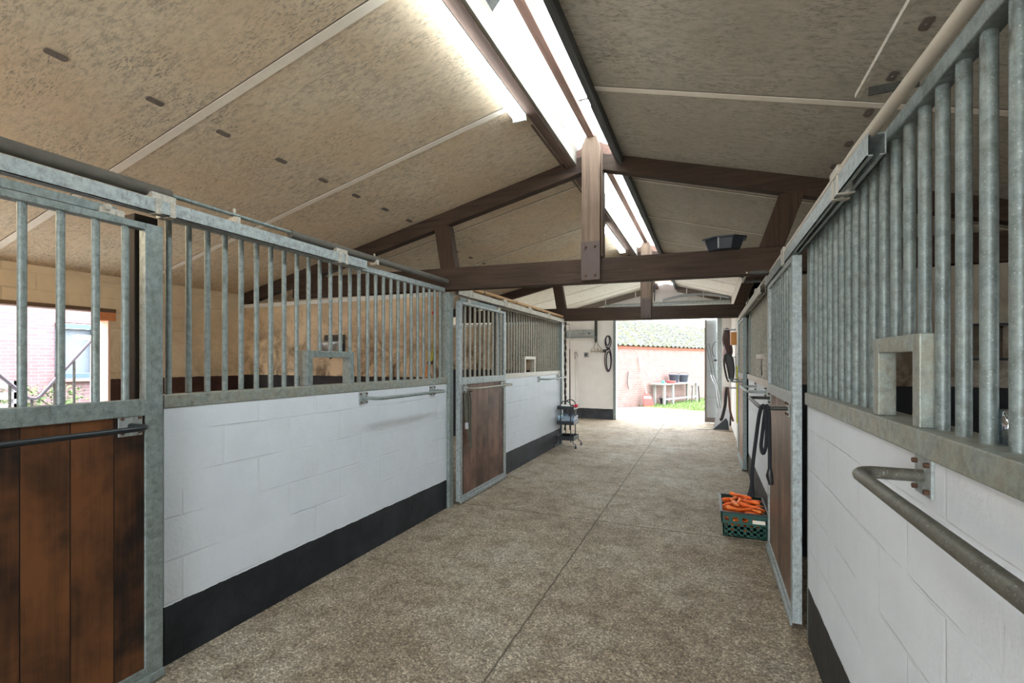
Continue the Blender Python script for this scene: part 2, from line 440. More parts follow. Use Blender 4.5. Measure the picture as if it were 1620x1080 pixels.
# dividers between stalls
for nm, y in (('wall_divider_left', 4.22), ('wall_divider_left_far', 8.24), ('wall_divider_left_near', .17)):
    o = struct(nm, MB().box(WL, -2.54, y-.05, y+.05, 0, 2.215), M['stall_x'])
    struct(nm.replace('wall', 'trim') + '_cap', MB().box(WL, -2.54, y-.065, y+.065, 2.17, 2.216), M['white_paint'], o)
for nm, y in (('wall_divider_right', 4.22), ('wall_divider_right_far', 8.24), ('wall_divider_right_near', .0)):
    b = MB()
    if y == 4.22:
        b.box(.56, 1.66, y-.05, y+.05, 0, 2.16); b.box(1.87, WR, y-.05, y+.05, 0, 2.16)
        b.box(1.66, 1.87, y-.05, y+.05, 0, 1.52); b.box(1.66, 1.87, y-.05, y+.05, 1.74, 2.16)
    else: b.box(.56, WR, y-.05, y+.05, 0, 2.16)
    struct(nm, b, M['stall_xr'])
# outer walls with openings; out-of-view ones added and widened to let in daylight
def wall_open(name, x0, x1, ys, ye, zt, ops, mat):
    b = MB(); cur = ys
    for (a, c, z0, z1) in ops:
        b.box(x0, x1, cur, a, 0, zt); b.box(x0, x1, a, c, 0, z0); b.box(x0, x1, a, c, z1, zt); cur = c
    b.box(x0, x1, cur, ye, 0, zt)
    return struct(name, b, mat)
wall_open('wall_left_outer', WL-.14, WL, Y0, Y1, zl(WL)+.02, [(-3.0,-1.2,.4,2.0),(-.3,2.745,.95,2.0),(5.4,6.9,1.0,2.0),(8.9,11.6,.3,2.15)], M['stall_y'])
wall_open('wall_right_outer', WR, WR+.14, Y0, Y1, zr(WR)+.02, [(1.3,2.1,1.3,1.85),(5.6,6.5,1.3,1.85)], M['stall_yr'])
# pale reveal and lintel at the stall opening
b = MB(); b.box(WL-.135, WL+.005, 2.735, 2.755, .95, 1.99)
struct('trim_1', b, plain('salmon_reveal', (.75,.50,.38), .9, 0, .1, 8))
MB().box(WL-.13, WL+.012, 2.66, 2.80, 1.90, 1.984).build('trim_corner', plain('orange_corner_brick', (.62,.24,.10), .9, 0, .3, 30), None, .006, kind='structure')
b = MB(); b.box(WL-.14, WL+.012, -.35, 2.80, 1.985, 2.02)
struct('trim_2', b, wood('dark_lintel_timber', (.16,.10,.06), (.05,.03,.02), 'y'))
# tack wall at the far right of the aisle, up to the roof
struct('wall_right_far', MB().prism([(8.29,0),(Y1,0),(Y1,zr(.5)),(8.29,zr(.5))], 'x', .50, .60), M['plaster'])
# end wall with the doorway
b = MB()
def gab(x): return min(zl(x), zr(x)) + .02
b.prism([(WL,0),(-2.21,0),(-2.21,2.62),(-2.21,gab(-2.21)),(WL,gab(WL))], 'y', Y1, Y1+.16)
b.prism([(-2.21,2.52),(.26,2.52),(.26,gab(.26)),(RX,gab(RX)),(-2.21,gab(-2.21))], 'y', Y1, Y1+.16)
b.prism([(.26,0),(WR,0),(WR,gab(WR)),(.26,gab(.26))], 'y', Y1, Y1+.16)
struct('wall_end', b, M['wall_end'])
b = MB()
b.prism([(WL,0),(-2.6,0),(-2.6,gab(-2.6)),(WL,gab(WL))], 'y', Y0-.16, Y0)
b.prism([(-2.6,2.6),(.6,2.6),(.6,gab(.6)),(RX,gab(RX)),(-2.6,gab(-2.6))], 'y', Y0-.16, Y0)
b.prism([(.6,0),(WR,0),(WR,gab(WR)),(.6,gab(.6))], 'y', Y0-.16, Y0)
struct('wall_near_end', b, M['plaster'])  # unseen near end, left open so daylight fills the aisle

# ------------------------------------------------------------------ roof boards and skylight
def slab(xa, za, xb, zb, ya, yb, th=.05):
    return MB().prism([(xa,za),(xb,zb),(xb,zb+th),(xa,za+th)], 'y', ya, yb)
EX = .35
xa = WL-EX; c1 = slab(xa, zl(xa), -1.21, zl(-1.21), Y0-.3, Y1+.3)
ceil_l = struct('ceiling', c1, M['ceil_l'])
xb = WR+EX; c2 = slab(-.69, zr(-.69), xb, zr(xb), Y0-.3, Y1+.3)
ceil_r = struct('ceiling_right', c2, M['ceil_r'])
# closed ridge portions
for a, c_ in ((Y0-.3, 1.95), (11.0, Y1+.3)):
    pass
# cover strips on board joints
for side, par in (('l', ceil_l), ('r', ceil_r)):
    for i, (y, w) in enumerate([(.65,.05),(1.855,.052),(3.065,.05),(4.75,.018),(6.04,.018),(7.24,.018),(8.75,.018),(10.0,.018),(11.2,.018),(-.55,.05)]):
        if side == 'l': s_ = MB().prism([(WL,zl(WL)-.006),(-1.21,zl(-1.21)-.006),(-1.21,zl(-1.21)+.002),(WL,zl(WL)+.002)], 'y', y-w/2, y+w/2)
        else: s_ = MB().prism([(-.69,zr(-.69)-.006),(WR,zr(WR)-.006),(WR,zr(WR)+.002),(-.69,zr(-.69)+.002)], 'y', y-w/2, y+w/2)
        s_.build('cover_strip', M['strip'], par, kind='structure')
        d_ = MB()
        yy = y + w/2 + .004
        if side == 'l': d_.prism([(WL,zl(WL)-.003),(-1.21,zl(-1.21)-.003),(-1.21,zl(-1.21)+.002),(WL,zl(WL)+.002)], 'y', y-w/2-.005, y-w/2)
        else: d_.prism([(-.69,zr(-.69)-.003),(WR,zr(WR)-.003),(WR,zr(WR)+.002),(-.69,zr(-.69)+.002)], 'y', y-w/2-.005, y-w/2)
        d_.build('joint_gap', M['rubber_insulation'], par, kind='structure')
# fixing washers
def washer(x, y, zf, s, par):
    a = math.atan(s)
    w = MB(); z = zf(x) - .002; L_, W_ = .045, .016
    pts = []
    for k in range(16):
        t = 2*PI*k/16; px = W_*math.cos(t) + (0); py = W_*math.sin(t) + (L_-W_)*(1 if math.sin(t) > 0 else -1)
        pts.append((x+px*1.15, y+py))
    zs = lambda q: zf(q)
    n = len(pts); vs = [(p[0], p[1], zs(p[0])-.006) for p in pts] + [(p[0], p[1], zs(p[0])+.001) for p in pts]
    w.add(vs, [tuple(range(n-1,-1,-1)), tuple(range(n,2*n))] + [(i,(i+1)%n,n+(i+1)%n,n+i) for i in range(n)])
    w.cyl((x, y, zs(x)-.012), (x, y, zs(x)), .005, 8)
    w.build('fixing_washer', M['gutter'], par, kind='structure')
for y in (1.21,1.64,2.04,2.48,2.88,3.26,3.66,4.05): washer(-2.85, y, zl, SL, ceil_l)
for y in (2.02,2.408,2.786,3.151,3.549,3.923): washer(.82, y, zr, -SR, ceil_r)
for y in (4.9,5.3,5.7,6.1): washer(-3.0, y, zl, SL, ceil_l)

# ridge timbers (each a thing)
def along(name, x0, x1, z0, z1, y0, y1, mat, label, cat='timber', bevel=.003, group=None):
    o = MB().box(x0, x1, y0, y1, z0, z1).build(name, mat, None, bevel, origin=((x0+x1)/2, (y0+y1)/2, z0))
    return tag(o, label, cat, group)
along('ridge_purlin', -1.205, -1.13, 3.275, 3.39, Y0, Y1, M['purlin'], 'brown timber purlin along left edge of the skylight')
along('skylight_board', -1.13, -1.105, 3.285, 3.455, 1.2, 11.0, M['flash'], 'flaking white board lining left side of the skylight', 'board')
along('ridge_purlin', -.735, -.69, 3.235, 3.345, Y0, Y1, M['purlin_grey'], 'grey-brown timber purlin along right edge of the skylight')
along('conduit', -.752, -.737, 3.262, 3.277, 3.2, 11.0, M['gutter'], 'thin conduit running along right skylight timber', 'conduit', .002)
along('conduit', -1.23, -1.215, 3.265, 3.280, 3.3, 11.0, M['purlin'], 'thin pipe running along left skylight timber', 'conduit', .002)
along('ridge_beam', -.993, -.93, 3.485, 3.59, Y0, 11.0, M['ridge'], 'weathered pinkish ridge timber dividing the two skylight strips')
b = MB(); b.prism([(-1.12,3.425),(-.963,3.605),(-.963,3.612),(-1.12,3.432)], 'y', 2.36, 11.0)
struct('window_1', b, M['sheet'])
b = MB(); b.prism([(-.963,3.605),(-.735,3.40),(-.735,3.407),(-.963,3.612)], 'y', .6, 11.0)
struct('window_2', b, M['sheet'])
b = MB(); b.prism([(-1.13,3.415),(-.963,3.60),(-.963,3.625),(-1.13,3.44)], 'y', Y0, 2.36)
b.prism([(-.963,3.60),(-.69,3.36),(-.69,3.385),(-.963,3.625)], 'y', Y0, .6)
struct('ceiling_ridge', b, M['galv_dark'])
b = MB(); b.prism([(-1.13,3.25),(-.69,3.25),(-.69,3.40),(-.96,3.63),(-1.13,3.44)], 'y', 10.98, 11.02)
b.prism([(-1.13,3.415),(-.963,3.60),(-.69,3.36),(-.69,3.40),(-.963,3.64),(-1.13,3.45)], 'y', 11.0, Y1+.2)
struct('ceiling_ridge_far', b, plain('orange_pink_board', (.62,.40,.30), .8, 0, .1, 10))

# ------------------------------------------------------------------ roof trusses
TILT = -.0135
def truss(Y, label, xr=WR, steel=True):
    t = thing('roof_truss', label, 'roof truss', (RX, Y, 2.22), 'timber roof trusses')
    def tb(x): return 2.205 + TILT*(x+1)*1.0
    f, k = Y-.055, Y+.055
    d = .235
    x0, x1 = WL+.01, xr-.01
    e = MB(); e.prism([(x0+.9,tb(x0+.9)),(x1-.9,tb(x1-.9)),(x1-.9,tb(x1-.9)+d*.85),(x0+.9,tb(x0+.9)+d)], 'y', f, k)
    e.build('tie_beam', M['beam'], t, .006)
    r = MB(); dz = .15
    r.prism([(x0,zl(x0)-dz),(-1.0,zl(-1.0)-dz),(-1.0,zl(-1.0)-.003),(x0,zl(x0)-.003)], 'y', f+.01, k-.01)
    r.build('rafter', M['beam'], t, .005)
    r = MB()
    r.prism([(-.92,zr(-.92)-dz),(x1,zr(x1)-dz),(x1,zr(x1)-.003),(-.92,zr(-.92)-.003)], 'y', f+.01, k-.01)
    r.build('rafter', M['beam'], t, .005)
    kp = MB(); w = .083; cx = RX+.0
    zb = tb(cx)+.02
    kp.prism([(cx-w,zb),(cx+w,zb),(cx+w,3.40),(cx+w*.55,3.497),(cx-w*.55,3.497),(cx-w,3.42)], 'y', f-.055, f-.002)
    kp.build('king_post', M['beam_z'], t, .005)
    kb = MB(); kb.box(cx-w-.012, cx+w+.012, f+.0, k, tb(cx)+d-.01, 3.38); kb.build('post_core', M['beam_z'], t, .004)
    gs = MB(); gs.prism([(-1.13,3.335),(-.75,3.335),(-.75,3.395),(-.96,3.49),(-1.13,3.40)], 'y', f+.015, k-.03)
    gs.build('gusset', M['ridge'], t)
    if steel:
        p = MB(); p.box(cx-w-.002, cx+w+.002, f-.062, f-.0555, zb-.005, zb+.335); pl = p.build('steel_plate', M['steel_plate'], t, .001)
        for bx in (-.042, .042):
            for bz in (.035, .29):
                q = MB(); q.cyl((cx+bx, f-.078, zb+bz), (cx+bx, f-.060, zb+bz), .012, 6); q.cyl((cx+bx, f-.084, zb+bz), (cx+bx, f-.06, zb+bz), .006, 8)
                q.build('bolt', M['bolt'], pl)
    for s, (xb_, xt) in ((0, (-2.45, -2.53)), (1, (.46, .60))):
        z0 = tb(xb_) + d*.9; zt = (zl(xt) if not s else zr(xt)) - dz + .01
        sb = MB(); w2 = .088
        sb.prism([(xb_-w2,z0),(xb_+w2,z0),(xt+w2,zt),(xt-w2,zt)], 'y', f+.005, k-.005)
        sb.build('strut', M['strut'], t, .004)
    return t
truss(4.205, 'nearest dark timber roof truss with king post and black tub on its tie beam')
truss(8.20, 'second dark timber roof truss, at the end of the stalls')

# far end rafters with pale clips
for nm, xs in (('left', (-3.6, -1.21)), ('right', (-.69, .49))):
    b = MB(); zf = zl if nm == 'left' else zr
    b.prism([(xs[0],zf(xs[0])-.13),(xs[1],zf(xs[1])-.13),(xs[1],zf(xs[1])-.004),(xs[0],zf(xs[0])-.004)], 'y', 11.90, 11.96)
    o = b.build('end_rafter', M['gutter'], None, .003, origin=(xs[0], 11.93, zf(xs[0])-.13))
    tag(o, 'grey-brown rafter on the %s half of the far gable' % nm, 'rafter')
    for k in range(3):
        x = xs[0] + (xs[1]-xs[0])*(k+.6)/3.2
        q = MB().box(x-.012, x+.012, 11.893, 11.90, zf(x)-.14, zf(x)-.01); q.build('cable_clip', M['white_plastic'], o)
b = MB(); b.cyl((-2.4, 11.8, 2.87), (.47, 11.8, 2.87), .05, 14)
tag(b.build('roller_tube', M['galv_pale'], origin=(-.96,11.8,2.87)), 'pale grey roller tube high on the far gable wall', 'tube')
pts = [(-1.0+1.45*t, 11.72, 2.95+.11*math.sin(t*PI)-.0*t) for t in [i/12 for i in range(13)]]
tag(MB().tube(pts, .03, 8).build('flexible_hose', M['grey_plastic'], origin=(-.3,11.72,2.95)), 'grey hose bowed across the right half of the far gable', 'hose')
b = MB(); b.box(-1.2, -.45, 11.98, 12.03, 2.96, 3.16)
o = b.build('gable_panel', M['white_plastic'], None, .004, origin=(-.82,12,2.96)); tag(o, 'white panel under the ridge on the far gable wall', 'panel')
pts = [(-1.18,10.9,3.35),(-1.12,10.95,3.34),(-1.1,11.0,3.2),(-1.12,11.0,2.85)]
tag(MB().tube(pts, .012, 6).build('hanging_cable', M['iron'], origin=(-1.12,11,2.85)), 'short dark cable hanging from the far end of the ridge', 'cable')

# ------------------------------------------------------------------ fluorescent lamps
def batten(x, y0, y1, z, label, body=.05, off=0):
    t = thing('fluorescent_lamp', label, 'lamp', (x, (y0+y1)/2, z), 'fluorescent lamps beside the skylight')
    MB().box(x-body, x+body, y0, y1, z+.035, z+.075).build('lamp_body', M['white_plastic'], t, .004)
    b = MB(); b.prism([(x-body*.92,z+.034),(x-body*.75,z+.004),(x-body*.4,z-.004),(x+body*.4,z-.004),(x+body*.75,z+.004),(x+body*.92,z+.034)], 'y', y0+.02, y1-.02)
    b.build('diffuser', M['fluor'], t)
    for y in (y0, y1-.02):
        MB().box(x-body, x+body, y, y+.02, z-.006, z+.036).build('end_cap', M['white_plastic'], t, .002)
    return t
batten(-1.256, 1.62, 3.15, 3.235, 'long lit fluorescent lamp left of the skylight, nearest the camera')
batten(-.772, 1.55, 3.10, 3.265, 'lit fluorescent lamp on the right side of the skylight, nearest the camera', .035)
batten(-1.262, 6.0, 7.6, 3.235, 'lit fluorescent lamp left of the skylight between the two trusses')
batten(-.772, 5.9, 7.4, 3.265, 'lit fluorescent lamp right of the skylight between the two trusses', .035)
batten(-.772, 9.2, 10.7, 3.265, 'lit fluorescent lamp right of the skylight beyond the second truss', .035)
batten(-1.256, -1.6, -.1, 3.235, 'added unseen lit fluorescent lamp at the near end of the ridge behind the viewpoint')  # extra lamp out of view, added to raise the interior brightness

def added_stall_lamp(x, y0, y1, label, zf):
    z = zf(x) - .085
    t = thing('added_stall_lamp', label, 'lamp', (x, (y0+y1)/2, z), None)
    MB().box(x-.05, x+.05, y0, y1, z+.03, z+.075).build('lamp_body', M['white_plastic'], t, .004)
    MB().cyl((x, y0+.02, z+.012), (x, y1-.02, z+.012), .02, 12).build('tube', M['warm_fill_tube'], t)
added_stall_lamp(-4.2, -.2, 1.0, 'added unseen warm tube lamp on ceiling of the nearest left stall', zl)  # lamp added out of view to brighten the stall walls

# ------------------------------------------------------------------ stall fronts
def post(x0, x1, y0, y1, z1, label, mat='galv'):
    b = MB().box(x0, x1, y0, y1, 0, z1)
    o = b.build('steel_post', M[mat], None, .004, origin=((x0+x1)/2, (y0+y1)/2, 0)); return tag(o, label, 'post')
post(-2.545, -2.43, 4.15, 4.232, 2.2, 'galvanised post between long left bar screen and second plank door', 'galv')
post(-2.545, -2.462, 1.33, 1.43, 2.19, 'dark steel channel post behind nearest left plank door', 'channel_dark')
post(-2.54, -2.462, 5.40, 5.485, 2.22, 'steel post behind second left plank door', 'galv')
post(-2.54, -2.43, 8.135, 8.20, 2.2, 'grey steel post at far end of left stalls', 'galv')
post(.50, .58, 2.905, 2.985, 2.2, 'speckled galvanised post at end of nearest right bar screen', 'galv')
post(.50, .58, 6.87, 6.95, 2.18, 'galvanised post at end of second right bar screen', 'galv')
post(.50, .575, 4.28, 4.355, 2.18, 'galvanised post behind far edge of first right plank door', 'galv')
post(.44, .505, 8.19, 8.285, 2.17, 'grey steel post at far end of right stalls', 'galv')

def screen(x, y0, y1, ys, hatch, zt, label, hd, side, mats, rng_top=2.2):
    sgn = 1 if side == 'l' else -1      # aisle direction in x
    t = thing('bar_screen', label, 'bar screen', (x, (y0+y1)/2, 1.268))
    xi, xo = (x-.06, x+.045) if side == 'l' else (x-.05, x+.06)
    MB().box(xi, xo, y0, y1, 1.268, 1.333).build('sill_rail', M[mats[0]], t, .004)
    MB().box(x-.022, x+.022, y0, y1, zt, zt+.045).build('top_rail', M[mats[1]], t, .003)
    for y in ys:
        z0 = 1.333
        if hatch and hatch[0]-.005 < y < hatch[1]+.005: z0 = 1.57
        b = MB().cyl((x, y, z0), (x, y, zt), .0145, 12)
        b.build('bar', M[mats[2]], t)
    if hatch:
        a, c = hatch; hx0, hx1 = (x-.03, x+.045) if side == 'l' else (x-hd, x+.006)
        h = MB(); w = .045
        h.box(hx0, hx1, a, a+w, 1.333, 1.57); h.box(hx0, hx1, c-w, c, 1.333, 1.57); h.box(hx0, hx1, a+w, c-w, 1.525, 1.57)
        h.build('feed_hatch_frame', M[mats[3]], t, .003)
    return t
L1 = [1.50+.0993*i for i in range(27)]
screen(-2.50, 1.455, 4.148, L1, (2.345, 2.79), 2.205, 'long galvanised bar screen with feed hatch on the left white wall, nearest one', .05, 'l', ('galv_dirty','galv_pale','galv','galv'))
L2 = [5.53+.0993*i for i in range(27)]
screen(-2.50, 5.49, 8.13, L2, (6.35, 6.80), 2.185, 'dusty pale bar screen with small feed hatch on the far left white wall', .05, 'l', ('galv_cream','galv_cream','bar_dusty','galv_cream'))
R1 = [.437+.1012*i for i in range(25)]
screen(.525, .25, 2.90, R1, (1.465, 1.815), 2.165, 'near right bar screen with deep feed hatch above the white wall', .04, 'r', ('galv_dirty','galv','galv','galv_dirty'))
R2 = [4.47+.1*i for i in range(24)]
screen(.525, 4.36, 6.86, R2, (5.06, 5.75), 2.18, 'second right bar screen with pale feed hatch, beyond the first plank door', .04, 'r', ('galv_cream','galv_cream','bar_dusty','galv_cream'))

def rail_parts(par, x_wall, x_bar, y0, y1, z, mat, plates=True, over=.0, r=.013, rnd=.05):
    """grab rail along y standing off the wall; plates at both ends"""
    s = 1 if x_bar > x_wall else -1
    pts = [(x_wall+.004*s, y0, z)]
    n = 6
    for k in range(n+1):
        a = PI/2*k/n
        pts.append((x_bar - s*rnd + s*rnd*math.sin(a), y0 + over*0 + (rnd - rnd*math.cos(a)), z))
    for k in range(n+1):
        a = PI/2*(1-k/n)
        pts.append((x_bar - s*rnd + s*rnd*math.sin(a), y1 - (rnd - rnd*math.cos(a)), z))
    pts.append((x_wall+.004*s, y1, z))
    MB().tube(pts, r, 10).build('rail_bar', M[mat], par)
    for y in (y0, y1):
        q = MB().box(x_wall, x_wall+.007*s, y-.047, y+.047, z-.046, z+.046).build('bracket_plate', M['galv_pale'], par, .001)
        for dy in (-.034, .034):
            for dz in (-.032, .032):
                MB().cyl((x_wall+.006*s, y+dy, z+dz), (x_wall+.017*s, y+dy, z+dz), .0065, 6).build('bolt', M['bolt'], q)
def wall_rail(x_wall, x_bar, y0, y1, z, label, mat='galv', r=.013):
    t = thing('blanket_rail', label, 'rail', (x_wall, (y0+y1)/2, z), 'blanket rails on the stall walls')
    rail_parts(t, x_wall, x_bar, y0, y1, z, mat, r=r); return t
wall_rail(-2.46, -2.30, 2.89, 3.87, 1.215, 'steel blanket rail on the long left white wall')
wall_rail(-2.46, -2.30, 6.95, 7.95, 1.215, 'steel blanket rail on the far left white wall')
wall_rail(.49, .345, .36, 1.44, 1.220, 'thick dull steel blanket rail on the nearest right white wall', 'rail_dull', .0155)
wall_rail(.49, .33, 4.80, 5.80, 1.220, 'pale steel blanket rail on the right white wall beyond the plank door', 'galv_pale')

def sliding_door(label, side, y0, y1, pm, barys, fm, y_plates, zt=2.135, rail_mat='iron', barm='galv'):
    if side == 'l': xa, xb, xf, s = -2.435, -2.385, -2.385, 1
    else: xa, xb, xf, s = .437, .485, .437, -1
    t = thing('sliding_stall_door', label, 'door', ((xa+xb)/2, (y0+y1)/2, .02))
    W = .075 if y0 < 1 else .06; zs = 1.25
    MB().box(xa, xb, y0, y0+W, .03, zt).build('frame_stile', M[fm], t, .003)
    MB().box(xa, xb, y1-W, y1, .03, zt).build('frame_stile', M[fm], t, .003)
    MB().box(xa, xb, y0+W, y1-W, zt-.03, zt).build('frame_top_rail', M[fm], t, .003)
    MB().box(xa, xb, y0+W, y1-W, zs, zs+.075).build('frame_middle_rail', M[fm], t, .003)
    MB().box(xa, xb, y0+W, y1-W, .03, .085).build('frame_bottom_rail', M[fm], t, .003)
    lip = MB(); lx = (xb, xb+.012) if side == 'l' else (xa-.012, xa)
    lip.box(lx[0], lx[1], y0, y1, .015, .05); lip.build('bottom_guide', M[fm], t, .002)
    xm = (xa+xb)/2
    MB().box(xm-.014, xm+.014, y0+W, y1-W, .085, zs).build('plank_panel', M[pm], t)
    for y in barys: MB().cyl((xm, y, zs+.075), (xm, y, zt-.03), .0145, 12).build('bar', M[barm], t)
    ra = (xf+.0*s)
    h = MB(); xw = xm + .014*s
    g = MB()
    rail_parts(t, xw, xw+.15*s, y_plates[0], y_plates[1], 1.19 + (.025 if side == 'r' else .02), rail_mat, r=.012)
    # hanger straps and roller carriages
    MB().box(xm-.008, xm+.008, y0+.04, y1-.18, zt+.008, zt+.042).build('guide_bar', M['galv'], t)
    for y in (y0+.22, y1-.2):
        r = MB().box(xm-.02, xm+.02, y-.045, y+.045, zt, zt+.03)
        r = r.build('roller_carriage', M['galv_cream'], t, .004)
        MB().cyl((xm-.028, y-.02, zt+.03), (xm+.028, y-.02, zt+.03), .014, 10).build('roller_wheel', M['galv_cream'], r)
    return t
sliding_door('nearest left sliding stall door of dark brown planks in steel frame', 'l', .24, 1.408, 'plank1', [.34,.46,.575,.69,.805,.922,1.037,1.154,1.264], 'galv', (.36,1.275))
sliding_door('second left sliding stall door of red-brown planks, open a hand width', 'l', 4.285, 5.495, 'plank2', [4.44+.117*i for i in range(9)], 'galv_pale', (4.42,5.40), 2.13, 'bar_dusty', 'bar_dusty')
sliding_door('first right sliding stall door of brown planks, in front of the carrot crate', 'r', 3.03, 4.22, 'plank3', [3.15+.1*i for i in range(10)], 'galv_pale', (3.22,4.10), 2.095, 'galv_dark', 'galv')
sliding_door('far right sliding stall door of pale tan planks beside the yellow rope', 'r', 7.06, 8.18, 'plank4', [7.18+.1*i for i in range(9)], 'galv', (7.20,8.1), 2.095, 'galv', 'bar_dusty')

def track(x, y0, y1, z0, label, mat='galv_pale', clamps=()):
    t = thing('door_track', label, 'track', (x, (y0+y1)/2, z0))
    b = MB()   # C channel, open below
    w = .024
    b.box(x-w, x+w, y0, y1, z0+.062, z0+.066); b.box(x-w, x-w+.004, y0, y1, z0, z0+.062); b.box(x+w-.004, x+w, y0, y1, z0, z0+.062)
    b.box(x-w, x-.008, y0, y1, z0, z0+.004); b.box(x+.008, x+w, y0, y1, z0, z0+.004)
    b.build('channel', M[mat], t)
    for y in clamps:
        q = MB(); q.box(x-w-.004, x+w+.004, y-.045, y-.02, z0-.004, z0+.07); q.box(x-w-.004, x+w+.004, y+.02, y+.045, z0-.004, z0+.07)
        q.box(x-w-.006, x+w-.01, y-.055, y+.055, z0+.066, z0+.10); q.build('clamp', M['galv_cream'], t, .002)
        for dy in (-.035, 0, .035): pass
    return t
track(-2.41, .0, 2.85, 2.195, 'galvanised sliding door track over the nearest left stall', 'galv_pale', (1.42,2.60))
track(-2.41, 4.27, 8.12, 2.19, 'dusty cream door track over the far left stall', 'galv_cream', (4.55,5.50,6.4,7.3))
track(.456, 1.68, 4.33, 2.104, 'galvanised door track over the nearest right stall, with open square end', 'galv_pale', (2.05,3.35))
track(.456, 4.75, 8.15, 2.112, 'dusty door track over the second right stall', 'galv_cream', (5.2,6.3))

def pipe(name, segs, label, origin):
    """segs: list of (x,y0,y1,z,r,mat,partname)"""
    t = thing(name, label, 'pipe', origin)
    for x, y0, y1, z, r, m, pn in segs:
        MB().cyl((x, y0, z), (x, y1, z), r, 14).build(pn, M[m], t)
    return t
pl = pipe('water_pipe', [(-2.44,-.2,4.14,2.315,.011,'galv','pipe'), (-2.44,-.2,1.47,2.31,.029,'rubber_insulation','pipe_insulation'), (-2.44,2.19,4.12,2.305,.026,'rubber_insulation','pipe_insulation')], 'water pipe with dark foam insulation above the near left stall', (-2.44,2,2.31))
for y in (1.81, 3.0):
    b = MB(); b.box(-2.475, -2.405, y-.012, y+.012, 2.262, 2.30); b.cyl((-2.44,y,2.27),(-2.44,y,2.35),.008,6); b.build('pipe_clip', M['galv_cream'], pl)
pl = pipe('water_pipe', [(-2.42,4.27,8.12,2.30,.022,'insul_tan','pipe_insulation')], 'tan insulated pipe above the far left stall', (-2.42,6,2.3))
for y in (4.9,5.9,6.9): MB().cyl((-2.42,y,2.30),(-2.42,y+.02,2.30),.025,12).build('tape_band', M['iron'], pl)
pl = thing('water_pipe', 'long beige insulated pipe above the right stalls', 'pipe', (.462,4,2.2))
MB().tube([(.438,.3,2.125),(.438,1.2,2.15),(.442,1.5,2.166),(.456,1.85,2.196),(.462,8.15,2.20)], [.0155,.0155,.0165,.0185,.0185], 14).build('pipe_insulation', M['pipe_beige'], pl)
for y in (2.02,2.06,3.3,3.33,4.6,5.4): MB().cyl((.462,y,2.196),(.462,y+.018,2.196),.0225,12).build('tape_band', M['galv_cream'], pl)

def u_bracket(y0, y1, x0, x1, z, label):
    t = thing('swing_bracket', label, 'bracket', (x0, (y0+y1)/2, z))
    MB().bar((x0,y0,z),(x1+.02,y0,z), .006, .022).build('arm', M['galv_dark'], t)
    MB().bar((x0,y1,z),(x1+.02,y1,z), .006, .022).build('arm', M['galv_dark'], t)
    MB().bar((x1,y0-.012,z),(x1,y1+.012,z), .012, .012).build('cross_bar', M['galv_cream'], t)
u_bracket(1.15, 1.51, .50, .372, 2.215, 'small steel bracket projecting above near right bars toward the roof')
u_bracket(4.15, 4.62, .43, .285, 2.2, 'small steel bracket projecting from the right rail beside the tie beam')

# ------------------------------------------------------------------ black tub on the tie beam
t = thing('feed_tub', 'black six-sided plastic tub standing on the nearest tie beam', 'tub', (.12, 4.2, 2.41))
def hexring(cx, cy, rx, ry): return [(cx+rx*math.cos(PI/8+2*PI*k/8), cy+ry*math.sin(PI/8+2*PI*k/8)) for k in range(8)]
z0 = 2.392
def shell(rings):
    b = MB(); n = 8; vs = []
    for pts, z in rings: vs += [(p[0], p[1], z) for p in pts]
    fs = [(i*n+k, i*n+(k+1)%n, (i+1)*n+(k+1)%n, (i+1)*n+k) for i in range(len(rings)-1) for k in range(n)]
    fs.append(tuple(range(n-1,-1,-1))); fs.append(tuple((len(rings)-1)*n+k for k in range(n)))
    return b.add(vs, fs)
cx, cy = .12, 4.16
shell([(hexring(cx,cy,.125,.11),z0),(hexring(cx,cy,.155,.14),z0+.085),(hexring(cx,cy,.148,.133),z0+.085),(hexring(cx,cy,.12,.105),z0+.01)]).build('tub_body', M['tub_black'], t)
shell([(hexring(cx,cy,.150,.135),z0+.080),(hexring(cx,cy,.176,.158),z0+.082),(hexring(cx,cy,.176,.158),z0+.094),(hexring(cx,cy,.150,.135),z0+.094)]).build('rim', M['tub_black'], t)
MB().box(cx-.05, cx-.04, cy-.142, cy-.125, z0+.0, z0+.09).build('rib', M['grey_plastic'], t)

# ------------------------------------------------------------------ inside the stalls
t = thing('automatic_waterer', 'steel drinking bowl on the stained divider behind left bars', 'drinker', (-3.92, 4.12, 1.55))
MB().box(-4.10, -3.80, 4.155, 4.17, 1.58, 1.80).build('back_plate', M['galv_dark'], t, .003)
b = MB(); b.lathe([(.02,-.11),(.09,-.10),(.115,-.04),(.12,.0),(.112,.0),(.10,-.04),(.03,-.09)], (-3.89,4.05,1.72), 18); b.build('bowl', M['aluminium'], t)
MB().tube([(-4.0,4.15,1.6),(-3.98,4.1,1.55),(-3.93,4.08,1.53),(-3.9,4.1,1.58)], .009, 6).build('hose', M['iron'], t)
t = thing('divider_grille', 'small dark-framed grille opening in the right stall divider', 'grille', (1.765, 4.17, 1.52))
b = MB(); b.box(1.65,1.88,4.15,4.168,1.74,1.755); b.box(1.65,1.88,4.15,4.168,1.505,1.52); b.box(1.755,1.775,4.15,4.168,1.52,1.74); b.build('frame', M['iron'], t)
b = MB().cyl((.78,2.62,1.20),(.70,1.85,1.47),.012,8)
t = thing('stable_fork', 'yellow-handled fork leaning inside the near right stall', 'fork', (.75,2.9,0))
MB().tube([(.66,1.98,1.40),(.80,2.75,.35)], .014, 8).build('handle', M['yellow'], t)
MB().bar((.66,2.77,.33),(.95,2.77,.33), .03, .03).build('fork_head', M['iron'], t)
